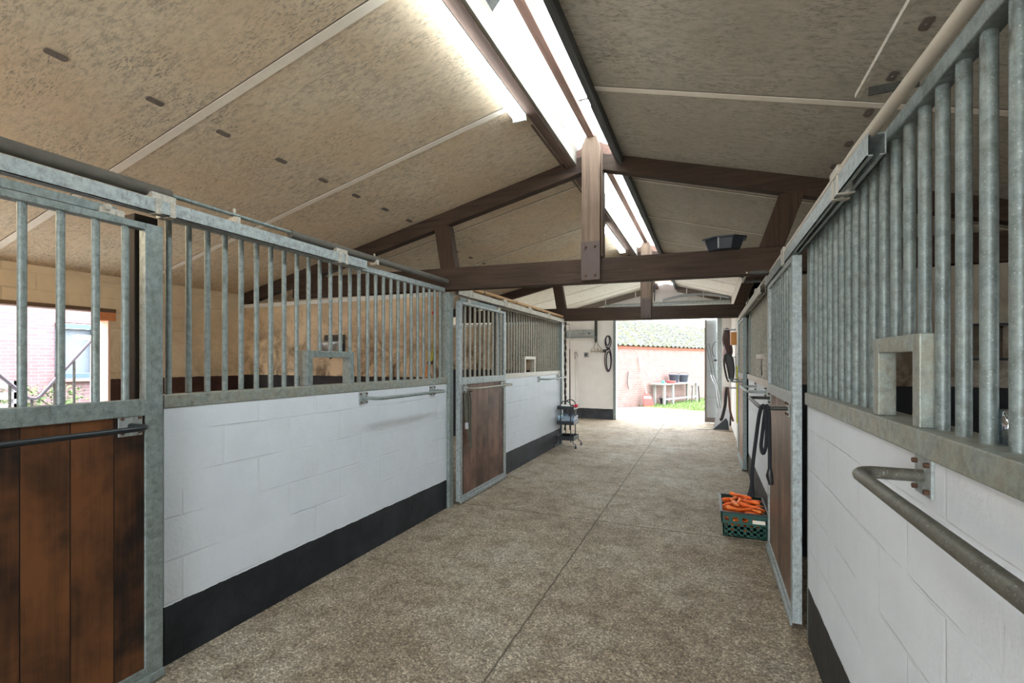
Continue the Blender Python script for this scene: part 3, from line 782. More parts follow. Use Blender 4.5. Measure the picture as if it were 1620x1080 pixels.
for k in range(5): MB().cyl((.68+.06*k,2.77,.33),(.69+.06*k,2.85,.0),.005,6).build('tine', M['iron'], t)
b = MB(); b.lathe([(.0,.0),(.016,.0),(.018,.075),(.0165,.075),(.015,.004),(.0,.004)], (.60,1.385,1.333), 16)
# cup stands on the sill ledge behind the bars
b = MB(); b.lathe([(.0,.0),(.012,.0),(.0145,.07),(.0135,.07),(.011,.003),(.0,.003)], (.549,1.235,1.334), 16)
tag(b.build('plastic_beaker', M['clear'], origin=(.549,1.235,1.334)), 'small clear beaker standing behind the near right bars', 'beaker')
# collar and yellow strap hanging near first left post
t = thing('head_collar', 'yellow head collar strap hung inside left bars by the post', 'collar', (-2.475,4.03,1.35))
MB().tube([(-2.545,4.06,2.13),(-2.55,4.05,2.05),(-2.545,4.05,2.0)], .010, 6).build('hook_strap', M['iron'], t)
MB().box(-2.565,-2.535,4.03,4.075,1.97,2.0).build('red_clip', M['red'], t, .004)
MB().tube([(-2.55,4.05,1.97),(-2.555,4.04,1.6),(-2.55,4.0,1.46)], .009, 6, sx=.4).build('strap', M['rope_yellow'], t)
MB().box(-2.562,-2.54,3.94,3.99,1.50,1.60).build('yellow_tab', M['yellow'], t, .004)
MB().box(-2.565,-2.53,3.94,4.02,1.47,1.50).build('buckle', M['bolt'], t, .003)
MB().tube([(-2.548,3.93,1.46),(-2.545,3.90,1.40),(-2.548,3.88,1.336)], .008, 6).build('twine', M['orange_tie'], t)

# ------------------------------------------------------------------ ropes
t = thing('lead_rope', 'grey-green lead rope looped on the second left plank door', 'lead rope', (-2.37,4.47,1.15))
x = -2.375
def loop(pts, r, m, nm, par, n=7): MB().tube(pts, r, n).build(nm, M[m], par)
loop([(x,4.40,.86),(x+.01,4.37,.95),(x+.012,4.36,1.08),(x,4.38,1.14),(x,4.41,1.16),(x+.02,4.44,1.12),(x+.02,4.44,.9),(x+.012,4.48,.62),(x+.01,4.50,.58),(x,4.51,.64),(x,4.50,.85),(x,4.51,1.05),(x,4.49,1.15),(x,4.46,1.17)], .011, 'lead_mix', 'rope', t)
loop([(x+.015,4.385,1.1),(x+.018,4.375,.9),(x+.015,4.40,.8),(x+.015,4.45,.72),(x+.018,4.49,.56)], .011, 'lead_mix', 'rope_end', t)
MB().box(x,x+.03,4.375,4.405,.78,.85).build('snap_hook', M['aluminium'], t, .004)
MB().cyl((x-.02,4.47,1.175),(x+.04,4.47,1.175),.006,6).build('hook', M['iron'], t)

t = thing('lead_rope', 'thick black lead rope hanging from rail on the first right door', 'lead rope', (.30,3.2,.75))
def cat(pts, m=5):
    """smooth Catmull-Rom through pts"""
    P = [Vector(p) for p in pts]; out = []
    for i in range(len(P)-1):
        p0, p1, p2, p3 = P[max(i-1,0)], P[i], P[i+1], P[min(i+2,len(P)-1)]
        for k in range(m):
            u = k/m
            out.append(.5*((2*p1)+(-p0+p2)*u+(2*p0-5*p1+4*p2-p3)*u*u+(-p0+3*p1-3*p2+p3)*u**3))
    out.append(P[-1]); return out
Yr = 3.175
ra = cat([(.338,Yr-.03,.84),(.337,Yr-.03,1.02),(.335,Yr-.022,1.18),(.325,Yr-.004,1.234),(.316,Yr+.022,1.18),(.302,Yr+.02,1.05),(.296,Yr+.01,.985),(.305,Yr,.945),(.318,Yr-.01,.985),(.322,Yr-.02,1.08),(.318,Yr-.022,1.19),(.305,Yr-.0,1.234),(.288,Yr+.02,1.18),(.268,Yr+.02,1.02),(.250,Yr+.015,.85),(.246,Yr+.015,.74)])
loop(ra, .0105, 'rope_black', 'rope', t, 8)
MB().tube([(.246,Yr+.015,.75),(.245,Yr+.015,.71),(.243,Yr+.015,.68)], [.011,.016,.024], 8).build('tassel', M['rope_black'], t)
MB().tube([(.338,Yr-.03,.86),(.336,Yr-.03,.82),(.345,Yr-.03,.77)], [.012,.020,.014], 8).build('snap_hook', M['leather_black'], t)

# ------------------------------------------------------------------ carrots in a crate
cx0, cx1, cy0, cy1, ch = .105, .475, 4.40, 4.98, .22
t = thing('plastic_crate', 'dark green plastic crate full of carrots by the right wall', 'crate', ((cx0+cx1)/2, (cy0+cy1)/2, 0))
def slotted(b, horiz, a0, a1, c0, c1, z0, z1, cols, rows, gapz=.6, gapx=.55):
    """panel between a0,a1 horizontally with holes; thickness c0..c1"""
    def bx(p0, p1, q0, q1):
        if horiz == 'x': b.box(p0, p1, c0, c1, q0, q1)
        else: b.box(c0, c1, p0, p1, q0, q1)
    W = (a1-a0)/cols; Hh = (z1-z0)/rows
    for j in range(rows+1): 
        zc = z0 + Hh*j; bx(a0, a1, max(z0, zc-Hh*(1-gapz)/2), min(z1, zc+Hh*(1-gapz)/2))
    for i in range(cols+1):
        ac = a0 + W*i; bx(max(a0, ac-W*(1-gapx)/2), min(a1, ac+W*(1-gapx)/2), z0, z1)
lower = MB(); i_ = .014
slotted(lower, 'x', cx0+i_, cx1-i_, cy0+i_, cy0+i_+.006, .0, .125, 7, 3, .42, .45)
slotted(lower, 'x', cx0+i_, cx1-i_, cy1-i_-.006, cy1-i_, .0, .125, 7, 3)
slotted(lower, 'y', cy0+i_, cy1-i_, cx0+i_, cx0+i_+.006, .0, .125, 10, 3)
slotted(lower, 'y', cy0+i_, cy1-i_, cx1-i_-.006, cx1-i_, .0, .125, 10, 3)
lower.box(cx0+i_, cx1-i_, cy0+i_, cy1-i_, 0, .006)
lower.build('lower_basket', M['crate'], t)
up = MB()
for (h, a0, a1, c0, c1) in (('x',cx0,cx1,cy0,cy0+.008),('x',cx0,cx1,cy1-.008,cy1),('y',cy0,cy1,cx0,cx0+.008),('y',cy0,cy1,cx1-.008,cx1)):
    if h == 'x':
        up.box(a0, a1, c0, c1, .12, .137); up.box(a0, a1, c0, c1, .172, .205)
        for k in range(6): xx = a0+(a1-a0)*k/5; up.box(max(a0,xx-.016), min(a1,xx+.016), c0, c1, .137, .172)
    else:
        up.box(c0, c1, a0, a1, .12, .137); up.box(c0, c1, a0, a1, .172, .205)
        for k in range(8): yy = a0+(a1-a0)*k/7; up.box(c0, c1, max(a0,yy-.018), min(a1,yy+.018), .137, .172)
up.build('upper_wall', M['crate'], t)
rm = MB(); e_ = .007
rm.box(cx0-e_,cx1+e_,cy0-e_,cy0+.012,.203,.216); rm.box(cx0-e_,cx1+e_,cy1-.012,cy1+e_,.203,.216)
rm.box(cx0-e_,cx0+.012,cy0+.012,cy1-.012,.203,.216); rm.box(cx1-.012,cx1+e_,cy0+.012,cy1-.012,.203,.216)
rm.build('rim', M['crate_black'], t, .002)
MB().box(cx0+.24,cx0+.335,cy0-.001,cy0+.0,.135,.165).build('paper_label', M['strip'], t)
def carrot_mesh(L, r, bend):
    n = 9; pts = []; rs = []
    for k in range(n):
        u = k/(n-1); pts.append((L*(u-.5), bend*math.sin(u*PI), 0)); rs.append(r*(1-.62*u)*(.55 if k == 0 else 1)*(.55 if k == n-1 else 1)*(1+.05*math.sin(9*u)))
    pts = [(-L/2-.004,0,0)]+pts+[(L/2+.012,0,0)]; rs = [r*.2]+rs+[r*.05]
    return MB().tube(pts, rs, 10)
CG = 'carrots heaped in the green crate'; CLB = 'whole orange carrot lying in the green crate by the right wall'
protos = []
for i, (L, r, bd, m) in enumerate(((.165,.020,.006,'carrot'),(.14,.022,-.004,'carrot2'),(.185,.018,.010,'carrot'),(.12,.019,.0,'carrot2'))):
    protos.append(carrot_mesh(L, r, bd).build('carrot', M[m], origin=(0,0,0)))
cnt = 0
for lay in range(8):
    z = .03 + lay*.031
    ny = 6 if lay < 6 else 4; nx = 3 if lay < 7 else 2
    if lay < 3 : ny = 3
    for a in range(ny):
        for c_ in range(nx):
            marg = .072 if lay < 6 else .085 + .02*(lay-6)
            xx = cx0+marg + (cx1-cx0-2*marg)*((c_+.5)/nx) + random.uniform(-.03,.03)
            yy = cy0+marg*.8 + (cy1-cy0-1.6*marg)*((a+.5)/ny) + random.uniform(-.03,.03)
            p = protos[cnt % 4]; o = p if cnt < 4 else p.copy()
            if cnt >= 4: COL.objects.link(o)
            o.location = (xx, yy, z + random.uniform(-.006,.006))
            ang = random.choice((0,PI))+random.uniform(-.95,.95)
            if random.random() < .22: ang += PI/2*random.uniform(.5,1)
            o.rotation_euler = (random.uniform(0,6), random.uniform(-.16,.16), ang)
            s_ = random.uniform(.85,1.08); o.scale = (s_, s_, s_)
            tag(o, CLB, 'carrot', CG); cnt += 1

# ------------------------------------------------------------------ trolley
tx0, tx1, ty0, ty1 = -2.42, -2.12, 7.80, 8.14
t = thing('storage_trolley', 'black three-tier wire trolley at end of left wall', 'trolley', ((tx0+tx1)/2, (ty0+ty1)/2, 0))
for z in (.13, .40, .66):
    b = MB(); h = .075 if z < .2 else .06
    b.box(tx0,tx1,ty0,ty1,z,z+.005); b.box(tx0,tx1,ty0,ty0+.006,z,z+h); b.box(tx0,tx1,ty1-.006,ty1,z,z+h)
    b.box(tx0,tx0+.006,ty0,ty1,z,z+h); b.box(tx1-.006,tx1,ty0,ty1,z,z+h)
    b.build('tray', M['black_plastic'], t, .002)
for y in (ty0+.02, ty1-.02):
    pts = [(tx0+.06,y,.10)] + [(tx0+.06,y,.70)] + [((tx0+tx1)/2-.09*math.cos(a)*1.0, y, .74+.07*math.sin(a)) for a in [PI*k/8 for k in range(9)]] + [(tx1-.06,y,.70),(tx1-.06,y,.10)]
    MB().tube(pts, .009, 8).build('side_frame', M['black_plastic'], t)
for x in (tx0+.02, tx1-.02):
    for y, s in ((ty0,-1),(ty1,1)):
        sx = -1 if x < -2.3 else 1
        f_ = MB().tube([(x,y,.13),(x+.02*sx,y+.02*s,.085),(x+.05*sx,y+.01*s,.075),(x+.06*sx,y+.02*s,.055)], .008, 8).build('caster_arm', M['black_plastic'], t)
        MB().cyl((x+.06*sx-.011,y+.02*s,.027),(x+.06*sx+.011,y+.02*s,.027),.027,14).build('wheel', M['black_plastic'], f_)
b = MB(); b.lathe([(.0,-.11),(.035,-.105),(.038,-.09),(.038,.06),(.02,.09),(.014,.10),(.0,.10)], (-2.28,7.9,.704), 16, 'x'); 
tag(b.build('bottle', M['white_plastic'], origin=(-2.28,7.9,.666)), 'white plastic bottle lying in the top tray of the trolley', 'bottle')
t2 = thing('spray_bottle', 'red bottle with green cap at right end of trolley top tray', 'bottle', (-2.15,7.93,.69))
MB().cyl((-2.15,7.93,.70),(-2.09,7.91,.735),.028,12).build('bottle_body', M['red'], t2)
MB().cyl((-2.20,7.945,.685),(-2.15,7.93,.70),.02,10).build('cap', plain('green_cap',(.02,.2,.13),.5), t2)
t2 = thing('storage_tub', 'clear plastic tub with blue and white contents on the middle tray', 'tub', (-2.27,7.96,.405))
b = MB(); b.box(-2.40,-2.14,7.82,8.1,.407,.411)
b.prism([(-2.40,.41),(-2.396,.41),(-2.406,.55),(-2.41,.55)],'y',7.82,8.1); b.prism([(-2.144,.41),(-2.14,.41),(-2.125,.55),(-2.13,.55)],'y',7.82,8.1)
b.box(-2.40,-2.14,7.82,7.823,.411,.55); b.box(-2.40,-2.14,8.097,8.1,.411,.55)
b.build('tub_shell', M['clear'], t2)
b = MB(); b.box(-2.26,-2.17,7.85,8.02,.413,.50); b.build('blue_contents', M['blue_stuff'], t2, .02)
b = MB(); b.box(-2.38,-2.28,7.85,8.05,.413,.48); b.build('white_contents', M['white_plastic'], t2, .02)
b = MB()
for k in range(7):
    a = k*.9; b.tube([(-2.27+.09*math.cos(a+u), 7.96+.10*math.sin(a+u*1.3), .150+.008*k+.015*math.sin(3*u)) for u in [i*.5 for i in range(8)]], .012, 6)
tag(b.build('coiled_straps', M['rope_black'], origin=(-2.27,7.96,.14)), 'tangle of black straps in the bottom tray of the trolley', 'straps')

# hanging chain-like lead and whip by the trolley
b = MB(); n = 60
p1 = []; p2 = []
for k in range(n+1):
    z = 2.2 - 1.95*k/n; a = k*.9
    p1.append((-2.385+.012*math.cos(a), 8.19+.012*math.sin(a), z)); p2.append((-2.385-.012*math.cos(a), 8.19-.012*math.sin(a), z))
t = thing('twisted_rope', 'twisted black and yellow rope hanging at the end post of left stalls', 'rope', (-2.385,8.19,.25))
MB().tube(p1, .014, 6).build('black_strand', M['rope_black'], t); MB().tube(p2, .010, 6).build('yellow_strand', M['lead_mix'], t)
MB().cyl((-2.43,8.19,2.2),(-2.36,8.19,2.2),.008,8).build('hook', M['iron'], t)
b = MB().tube([(-2.32,8.28,2.30),(-2.315,8.28,1.75),(-2.315,8.28,.2)], [.004,.007,.012], 8)
t = thing('lunge_whip', 'thin dark whip hanging beside the twisted rope', 'whip', (-2.32,8.28,.2))
MB().cyl((-2.43,8.185,2.17),(-2.315,8.225,2.17),.006,6).build('hook', M['iron'], t)
MB().tube([(-2.32,8.22,2.18),(-2.315,8.24,1.72)], [.004,.006], 8).build('shaft', M['grey_plastic'], t)
MB().tube([(-2.315,8.24,1.72),(-2.31,8.24,.25)], [.008,.013], 8).build('grip', M['rope_black'], t)

# ------------------------------------------------------------------ end wall fittings
yw = Y1
t = thing('control_box', 'long grey metal box across the end wall above the pipework', 'box', (-3.1,yw-.06,2.13))
MB().box(-3.48,-2.70,yw-.10,yw-.002,2.13,2.31).build('housing', M['galv_pale'], t, .006)
MB().box(-3.50,-2.66,yw-.115,yw-.002,2.11,2.13).build('bottom_flange', M['galv'], t, .003)
for k, x in enumerate((-3.10,-3.05,-3.0,-2.84)): MB().cyl((x,yw-.106,2.22),(x,yw-.10,2.22),.012 if k < 3 else .025,10).build('button', M['switch'], t)
b = MB().box(-2.71,-2.645,yw-.05,yw-.002,1.98,2.62); tag(b.build('conduit', M['galv_dark'], None, .003, origin=(-2.68,yw-.03,1.98)), 'dark vertical conduit strip on the end wall above the valves', 'conduit')
t = thing('valve_manifold', 'cluster of pale pipes and valves on the end wall', 'pipework', (-2.65,yw-.05,1.75))
MB().cyl((-2.82,yw-.05,1.76),(-2.48,yw-.05,1.76),.022,10).build('pipe', M['galv_cream'], t)
for x in (-2.78,-2.70,-2.62,-2.54): MB().tube([(x,yw-.05,1.71),(x,yw-.05,1.83)], .015, 8).build('valve', M['galv_cream'], t)
MB().tube([(-2.74,yw-.05,1.82),(-2.70,yw-.05,1.93),(-2.66,yw-.04,2.0),(-2.62,yw-.05,1.92),(-2.55,yw-.05,1.83)], .014, 8).build('pipe_bend', M['galv_cream'], t)
MB().box(-2.50,-2.42,yw-.07,yw-.01,1.72,1.80).build('tap', M['switch'], t, .01)
t = thing('wall_switch', 'small black round-cornered switch on the end wall', 'switch', (-2.94,yw-.03,1.61))
MB().box(-2.995,-2.885,yw-.03,yw-.002,1.60,1.73).build('switch_plate', M['grey_plastic'], t, .01); MB().cyl((-2.94,yw-.045,1.665),(-2.94,yw-.03,1.665),.035,14).build('rotary_knob', M['switch'], t)
t = thing('lead_rope', 'purple and black rope coiled in long loops left of the doorway', 'lead rope', (-2.36,yw-.05,1.3))
def ell(cx_, cz, rx, rz, ph=0, n=24, y=yw-.05): return [(cx_+rx*math.cos(2*PI*k/n+ph), y+.012*math.sin(4*PI*k/n), cz+rz*math.sin(2*PI*k/n+ph)) for k in range(n+1)]
loop(ell(-2.36,1.53,.085,.30), .014, 'rope_purple', 'rope_loop', t, 6); loop(ell(-2.345,1.50,.06,.24), .014, 'rope_black', 'rope_loop', t, 6)
loop(ell(-2.36,1.99,.075,.16), .014, 'rope_purple', 'rope_loop', t, 6); loop(ell(-2.37,2.02,.05,.12), .014, 'rope_black', 'rope_loop', t, 6)
MB().tube([(-2.39,yw-.06,1.86),(-2.33,yw-.07,1.82),(-2.38,yw-.06,1.78)], .017, 6).build('rope_wrap', M['rope_purple'], t)
MB().cyl((-2.36,yw-.09,2.13),(-2.36,yw-.005,2.13),.009,6).build('hook', M['iron'], t)
t = thing('leaning_pole', 'white pole with bent wire top leaning on the end wall', 'pole', (-3.25,yw-.1,0))
MB().tube([(-3.2,yw-.12,0),(-3.23,yw-.03,1.55)], .018, 8).build('shaft', M['white_paint'], t)
MB().tube(cat([(-3.23,yw-.03,1.55),(-3.24,yw-.03,1.70),(-3.20,yw-.03,1.74),(-3.16,yw-.03,1.62)]), .006, 6).build('wire_hook', M['iron'], t)
# door jambs and the door leaf
b = MB().box(-2.235,-2.165,yw-.03,yw+.17,0,2.62); tag(b.build('door_jamb', M['galv'], None, .004, origin=(-2.2,yw,0)), 'grey steel jamb on left side of the doorway', 'jamb')
b = MB().box(.20,.30,yw-.02,yw+.17,0,2.62); tag(b.build('door_jamb', M['galv_pale'], None, .004, origin=(.25,yw,0)), 'pale steel jamb on right side of the doorway', 'jamb')
t = thing('metal_door', 'grey sheet metal door leaf standing open at right of the doorway', 'door', (.06,yw+.3,0))
MB().box(-.055,.20,yw+.22,yw+.25,.02,2.50).build('door_sheet', M['door_sheet'], t, .004)
b = MB(); b.box(-.075,-.03,yw+.20,yw+.27,.02,2.52); b.build('edge_strip', M['rusty_edge'], t, .004)
for z in (.62,1.25,1.88): MB().box(-.03,.20,yw+.214,yw+.22,z,z+.012).build('seam', M['grey_plastic'], t)
MB().box(-.03,.20,yw+.205,yw+.22,.02,.14).build('kick_strip', M['rusty_edge'], t, .004)
MB().box(.13,.20,yw+.18,yw+.22,1.50,1.54).build('latch', M['galv_dark'], t, .004)

# ------------------------------------------------------------------ tack on the far right wall
def rack(y, z, label, L=.2, up=True):
    t = thing('tack_rack', label, 'rack', (.5,y,z), 'tack racks on the far right wall')
    x0 = .498; x1 = x0-L
    MB().tube([(x0,y-.12,z),(x1,y-.12,z),(x1-.012,y-.11,z+.02)], .011, 8).build('arm', M['aluminium'], t)
    MB().tube([(x0,y+.12,z),(x1,y+.12,z),(x1-.012,y+.11,z+.02)], .011, 8).build('arm', M['aluminium'], t)
    MB().box(x0-.006,x0,y-.16,y+.16,z-.02,z+.02).build('plate', M['galv_pale'], t)
rack(10.2, 2.12, 'topmost tack rack on the far right wall, holding a bridle')
rack(10.2, 1.58, 'second tack rack from the top on the far right wall')
rack(10.0, .98, 'lowest tack rack on the far right wall, holding girths')
t = thing('bridle', 'dark brown leather bridle hanging from the topmost tack rack', 'bridle', (.33,10.2,1.6))
for k, (dx, yy) in enumerate(((0,10.1),(.03,10.2),(-.02,10.3))):
    loop(cat([(.335+dx,yy,2.15),(.30+dx,yy+.03,1.95),(.33+dx,yy+.02,1.75),(.38+dx,yy,1.62),(.41+dx,yy-.02,1.70),(.37+dx,yy-.02,1.95),(.345+dx,yy,2.15)]), .014, 'leather_brown' if k else 'leather_black', 'strap', t, 6)
t = thing('wooden_box', 'small orange-brown wooden box shelf on the far right wall', 'box', (.44,9.6,1.82))
b = MB(); b.box(.385,.502,9.30,9.75,1.80,1.82); b.box(.385,.502,9.30,9.32,1.82,2.02); b.box(.385,.502,9.73,9.75,1.82,2.02); b.box(.385,.40,9.32,9.73,1.82,2.02); b.build('box_panels', M['box_wood'], t, .002)
b = MB()
b.prism([(.27,1.48),(.33,1.45),(.42,1.48),(.45,1.62),(.40,1.86),(.36,1.90),(.30,1.84),(.27,1.65)], 'y', 10.30, 10.40)
tag(b.build('saddle_pad', M['saddle_pad'], None, .02, origin=(.36,10.44,1.48)), 'pale pink saddle pad hanging behind the bridle', 'saddle pad')
t = thing('saddle', 'black saddle hanging on the second tack rack', 'saddle', (.36,10.15,1.1))
b = MB(); b.prism([(.30,1.62),(.33,1.66),(.40,1.65),(.46,1.55),(.485,1.35),(.47,1.15),(.42,1.08),(.38,1.12),(.36,1.25),(.33,1.42),(.29,1.55)], 'y', 10.02, 10.30); b.build('flap', M['leather_black'], t, .03)
MB().tube(cat([(.31,10.0,1.63),(.29,10.02,1.45),(.33,10.02,1.2),(.37,10.0,1.1)]), .018, 8).build('girth_strap', M['leather_black'], t)
t = thing('girths', 'black and brown leather girths hanging from the lowest tack rack', 'girth', (.35,9.9,.4))
loop(cat([(.34,9.88,1.0),(.32,9.90,.85),(.30,9.92,.62),(.25,9.92,.40),(.22,9.93,.36)]), .03, 'leather_black', 'black_girth', t, 6)
loop(cat([(.35,9.80,1.0),(.37,9.80,.8),(.39,9.80,.55),(.44,9.80,.36)]), .022, 'leather_brown', 'brown_girth', t, 6)
loop(cat([(.31,10.02,1.0),(.29,10.02,.85),(.30,10.02,.68)]), .03, 'saddle_pad', 'pink_girth', t, 6)
# yellow rope net at the stall end
b = MB(); t = thing('hay_net', 'bright yellow-green rope hanging beside the far right door', 'rope', (.41,8.42,.5))
for s in range(4):
    loop([(.452+.020*math.cos(k*.8+s*1.57), 8.40+.02*math.sin(k*.8+s*1.57), 1.42-.92*k/40) for k in range(41)], .0095, 'rope_yellow', 'strand', t, 6)
loop([(.452,8.40,1.42),(.46,8.40,1.62)], .008, 'rope_yellow', 'hanging_cord', t, 6)
MB().cyl((.452,8.40,.50),(.452,8.40,.42),.008,6).build('cord_end', M['rope_yellow'], t)
MB().cyl((.44,8.40,1.62),(.50,8.40,1.62),.007,6).build('hook', M['iron'], t)
# white conduits on the wall
for i, (y, r) in enumerate(((8.9,.02),(9.1,.028))):
    b = MB().box(.475-r*.2, .499, y-r, y+r, 0, 2.35); tag(b.build('wall_conduit', M['white_paint'], None, .003, origin=(.49,y,0)), ('narrow' if i == 0 else 'wide') + ' white upright conduit on the far right wall', 'conduit')
# snow shovel / scoop
t = thing('snow_shovel', 'large grey scoop shovel standing on floor by the tack wall', 'shovel', (.27,11.25,0))
b = MB()
A_ = [(.10,11.12,.01),(.42,11.12,.01),(.42,11.36,.05),(.16,11.46,.05)]
b.add([(.10,11.10,.015),(.42,11.10,.015),(.45,11.36,.42),(.20,11.36,.46),(.10,11.125,.012),(.42,11.125,.012),(.45,11.385,.42),(.20,11.385,.46)],
      [(0,1,2,3),(7,6,5,4),(0,4,5,1),(1,5,6,2),(2,6,7,3),(3,7,4,0)])
b.build('blade', M['aluminium'], t)
b = MB(); b.add([(.10,11.09,.012),(.42,11.09,.012),(.40,11.09,.20),(.36,11.09,.27),(.10,11.098,.012),(.42,11.098,.012),(.40,11.098,.20),(.36,11.098,.27)],
      [(0,3,2,1),(4,5,6,7),(0,1,5,4),(1,2,6,5),(2,3,7,6),(3,0,4,7)])
b.build('scraper_edge', M['iron'], t)
MB().tube([(.235,11.37,.44),(.15,11.7,.95),(.06,11.95,1.18)], .012, 8).build('handle_tube', M['aluminium'], t)
MB().tube([(.27,11.37,.44),(.20,11.7,.95),(.10,11.95,1.18)], .012, 8).build('handle_tube', M['aluminium'], t)
MB().cyl((.05,11.95,1.18),(.11,11.95,1.18),.012,8).build('grip', M['grey_plastic'], t)
for i, (xa_, za_, xb_, zb_) in enumerate(((.16,.30,-.03,1.85),(.22,.35,.02,1.92))):
    b = MB().tube([(xa_+.08,11.55,0),(xa_,11.8,za_+.5),(xb_,12.0,zb_)], .005, 6)
    tag(b.build('riding_whip', M['iron'], origin=(xa_+.08,11.55,0)), ['thin dark whip leaning left of the scoop handles','thin dark whip leaning right behind the scoop handles'][i], 'whip')
loopc = cat([(.19,12.0,1.95),(.14,11.97,1.93),(.09,11.95,1.80),(.11,11.95,1.66),(.14,11.97,1.60)])
tag(MB().tube(loopc, .008, 6).build('bent_hook', M['iron'], origin=(.15,11.97,1.6)), 'black curved wire hook by right jamb of doorway', 'hook')
tag(MB().tube(cat([(-.22,11.0,.008),(-.1,11.02,.008),(.02,11.08,.008),(.10,11.2,.008)]), .006, 6).build('loose_cord', M['grey_plastic'], origin=(-.1,11,0)), 'thin cord lying on the floor beside the scoop', 'cord')

# ------------------------------------------------------------------ yard beyond the doorway
A = Vector((-2.65,15.15,0)); U = Vector((.43,.903,0)).normalized(); Nn = Vector((U.y,-U.x,0))  # Nn faces the stable
def Q(s, o, z=0): p = A + U*s + Nn*o; return (p.x, p.y, z)
b = MB(); EZ = 2.06
b.add([Q(-2.5,0,-.2),Q(12,0,-.2),Q(12,0,EZ),Q(-2.5,0,EZ),Q(-2.5,-.2,-.2),Q(12,-.2,-.2),Q(12,-.2,EZ),Q(-2.5,-.2,EZ)], [(0,1,2,3),(5,4,7,6),(0,3,7,4),(1,5,6,2),(3,2,6,7),(0,4,5,1)])
brt = thing('brick_outbuilding', 'low pink brick outbuilding with mossy corrugated roof beyond the doorway', 'building', Q(4,-1.5,0))
b.build('wall', M['brick_far'], brt)
b = MB(); b.add([Q(-2.5,.004,EZ-.16),Q(12,.004,EZ-.16),Q(12,.03,EZ-.16),Q(-2.5,.03,EZ-.16),Q(-2.5,.004,EZ-.02),Q(12,.004,EZ-.02),Q(12,.03,EZ-.02),Q(-2.5,.03,EZ-.02)], [(0,3,2,1),(4,5,6,7),(0,1,5,4),(1,2,6,5),(2,3,7,6),(3,0,4,7)])
b.build('eaves_course', plain('red_eaves_brick',(.22,.07,.045),.9,0,.3,20), brt)
b = MB(); n = 300; vs = []; fs = []
rows = 5
for j in range(rows+1):
    f = j/rows; o_ = .12 - 3.1*f; zz = EZ - .04 + 1.25*f
    for i in range(n+1):
        s = -2.7 + 14.9*i/n
        vs.append(Q(s, o_, zz + .028*math.sin(i*2*PI/6) + (.03*(f*rows % 1))))
for j in range(rows):
    for i in range(n): fs.append((j*(n+1)+i, j*(n+1)+i+1, (j+1)*(n+1)+i+1, (j+1)*(n+1)+i))
m_ = len(vs); vs2 = [(v[0], v[1], v[2]-.02) for v in vs]; 
b.add(vs, fs, True); b.add(vs2, [tuple(reversed(f)) for f in fs], True)
b.build('roof', M['roof'], brt)
b = MB(); b.add([Q(-2.6,-.2,EZ),Q(-2.6,-3,EZ),Q(-2.6,-3,3.2)], [(0,1,2)]); b.add([Q(12,-.2,EZ),Q(12,-3,EZ),Q(12,-3,3.2)], [(0,2,1)])
b.add([Q(-2.5,-3.0,-.2),Q(12,-3.0,-.2),Q(12,-3.0,3.25),Q(-2.5,-3.0,3.25)], [(0,1,2,3)])
b.build('back_wall', M['brick_far'], brt)

# grass strip (stuff)
b = MB()
gp = []
def ingrass(x, y):
    rel = Vector((x, y, 0)) - A
    o_ = rel.dot(Nn); s = rel.dot(U)
    # in front of the wall, beyond the apron edge line
    ex = (x+1.96)/(1.87); edge = 15.75 - .8*ex
    return o_ > .03 and s > 1.0 and y > edge and x < 3.5
b2 = MB()
for k in range(9000):
    x = random.uniform(-2.2,3.2); y = 14.9 + random.random()**1.4*8
    if not ingrass(x, y): continue
    h = random.uniform(.03,.10); a = random.uniform(0,PI); w = .012
    dx, dy = w*math.cos(a), w*math.sin(a); lx, ly = random.uniform(-.03,.03), random.uniform(-.03,.03)
    b2.add([(x-dx,y-dy,-.01),(x+dx,y+dy,-.01),(x+lx,y+ly,h)], [(0,1,2)])
g_ = MB(); g_.prism([(-2.0,15.75),(-.09,14.95),(3.4,14.7),(4.0,24),(1.4,24)], 'z', -.15, .0)
struct('ground_lawn', g_, M['grass'])
tag(b2.build('grass', M['grass']), 'short green grass growing before the brick outbuilding', 'grass', None, 'stuff')

# work bench
def qbox(mb, s0, s1, o0, o1, z0, z1):
    P = [Q(s0,o0),Q(s1,o0),Q(s1,o1),Q(s0,o1)]
    mb.add([(p[0],p[1],z0) for p in P]+[(p[0],p[1],z1) for p in P], [(0,1,2,3),(7,6,5,4),(0,4,5,1),(1,5,6,2),(2,6,7,3),(3,7,4,0)]); return mb
bt = thing('work_table', 'weathered pale timber work table against the brick outbuilding', 'table', Q(3.4,.35,0))
qbox(MB(), 1.75,4.3,.06,.56,.69,.735).build('table_top', M['outside_wood'], bt)
for s in (1.9, 2.45, 4.15): qbox(MB(), s,s+.07,.46,.53,0,.69).build('leg', M['outside_wood'], bt)
for s in (1.9, 4.15): qbox(MB(), s,s+.07,.10,.17,0,.69).build('leg', M['outside_wood'], bt)
qbox(MB(), 1.97,4.15,.47,.51,.17,.22).build('lower_rail', M['outside_wood'], bt)
tr = thing('trestle', 'small dark green trestle under right end of the pale work table', 'trestle', Q(4.0,.7,0))
MB().bar(Q(3.4,.72,.60),Q(3.95,.72,.60),.05,.03).build('top_bar', M['iron'], tr)
for s, e2 in ((3.45,3.40),(3.9,4.0)):
    MB().bar(Q(s,.72,.59),Q(e2,.72,0),.03,.03,(.2,.1,1)).build('leg', M['iron'], tr)
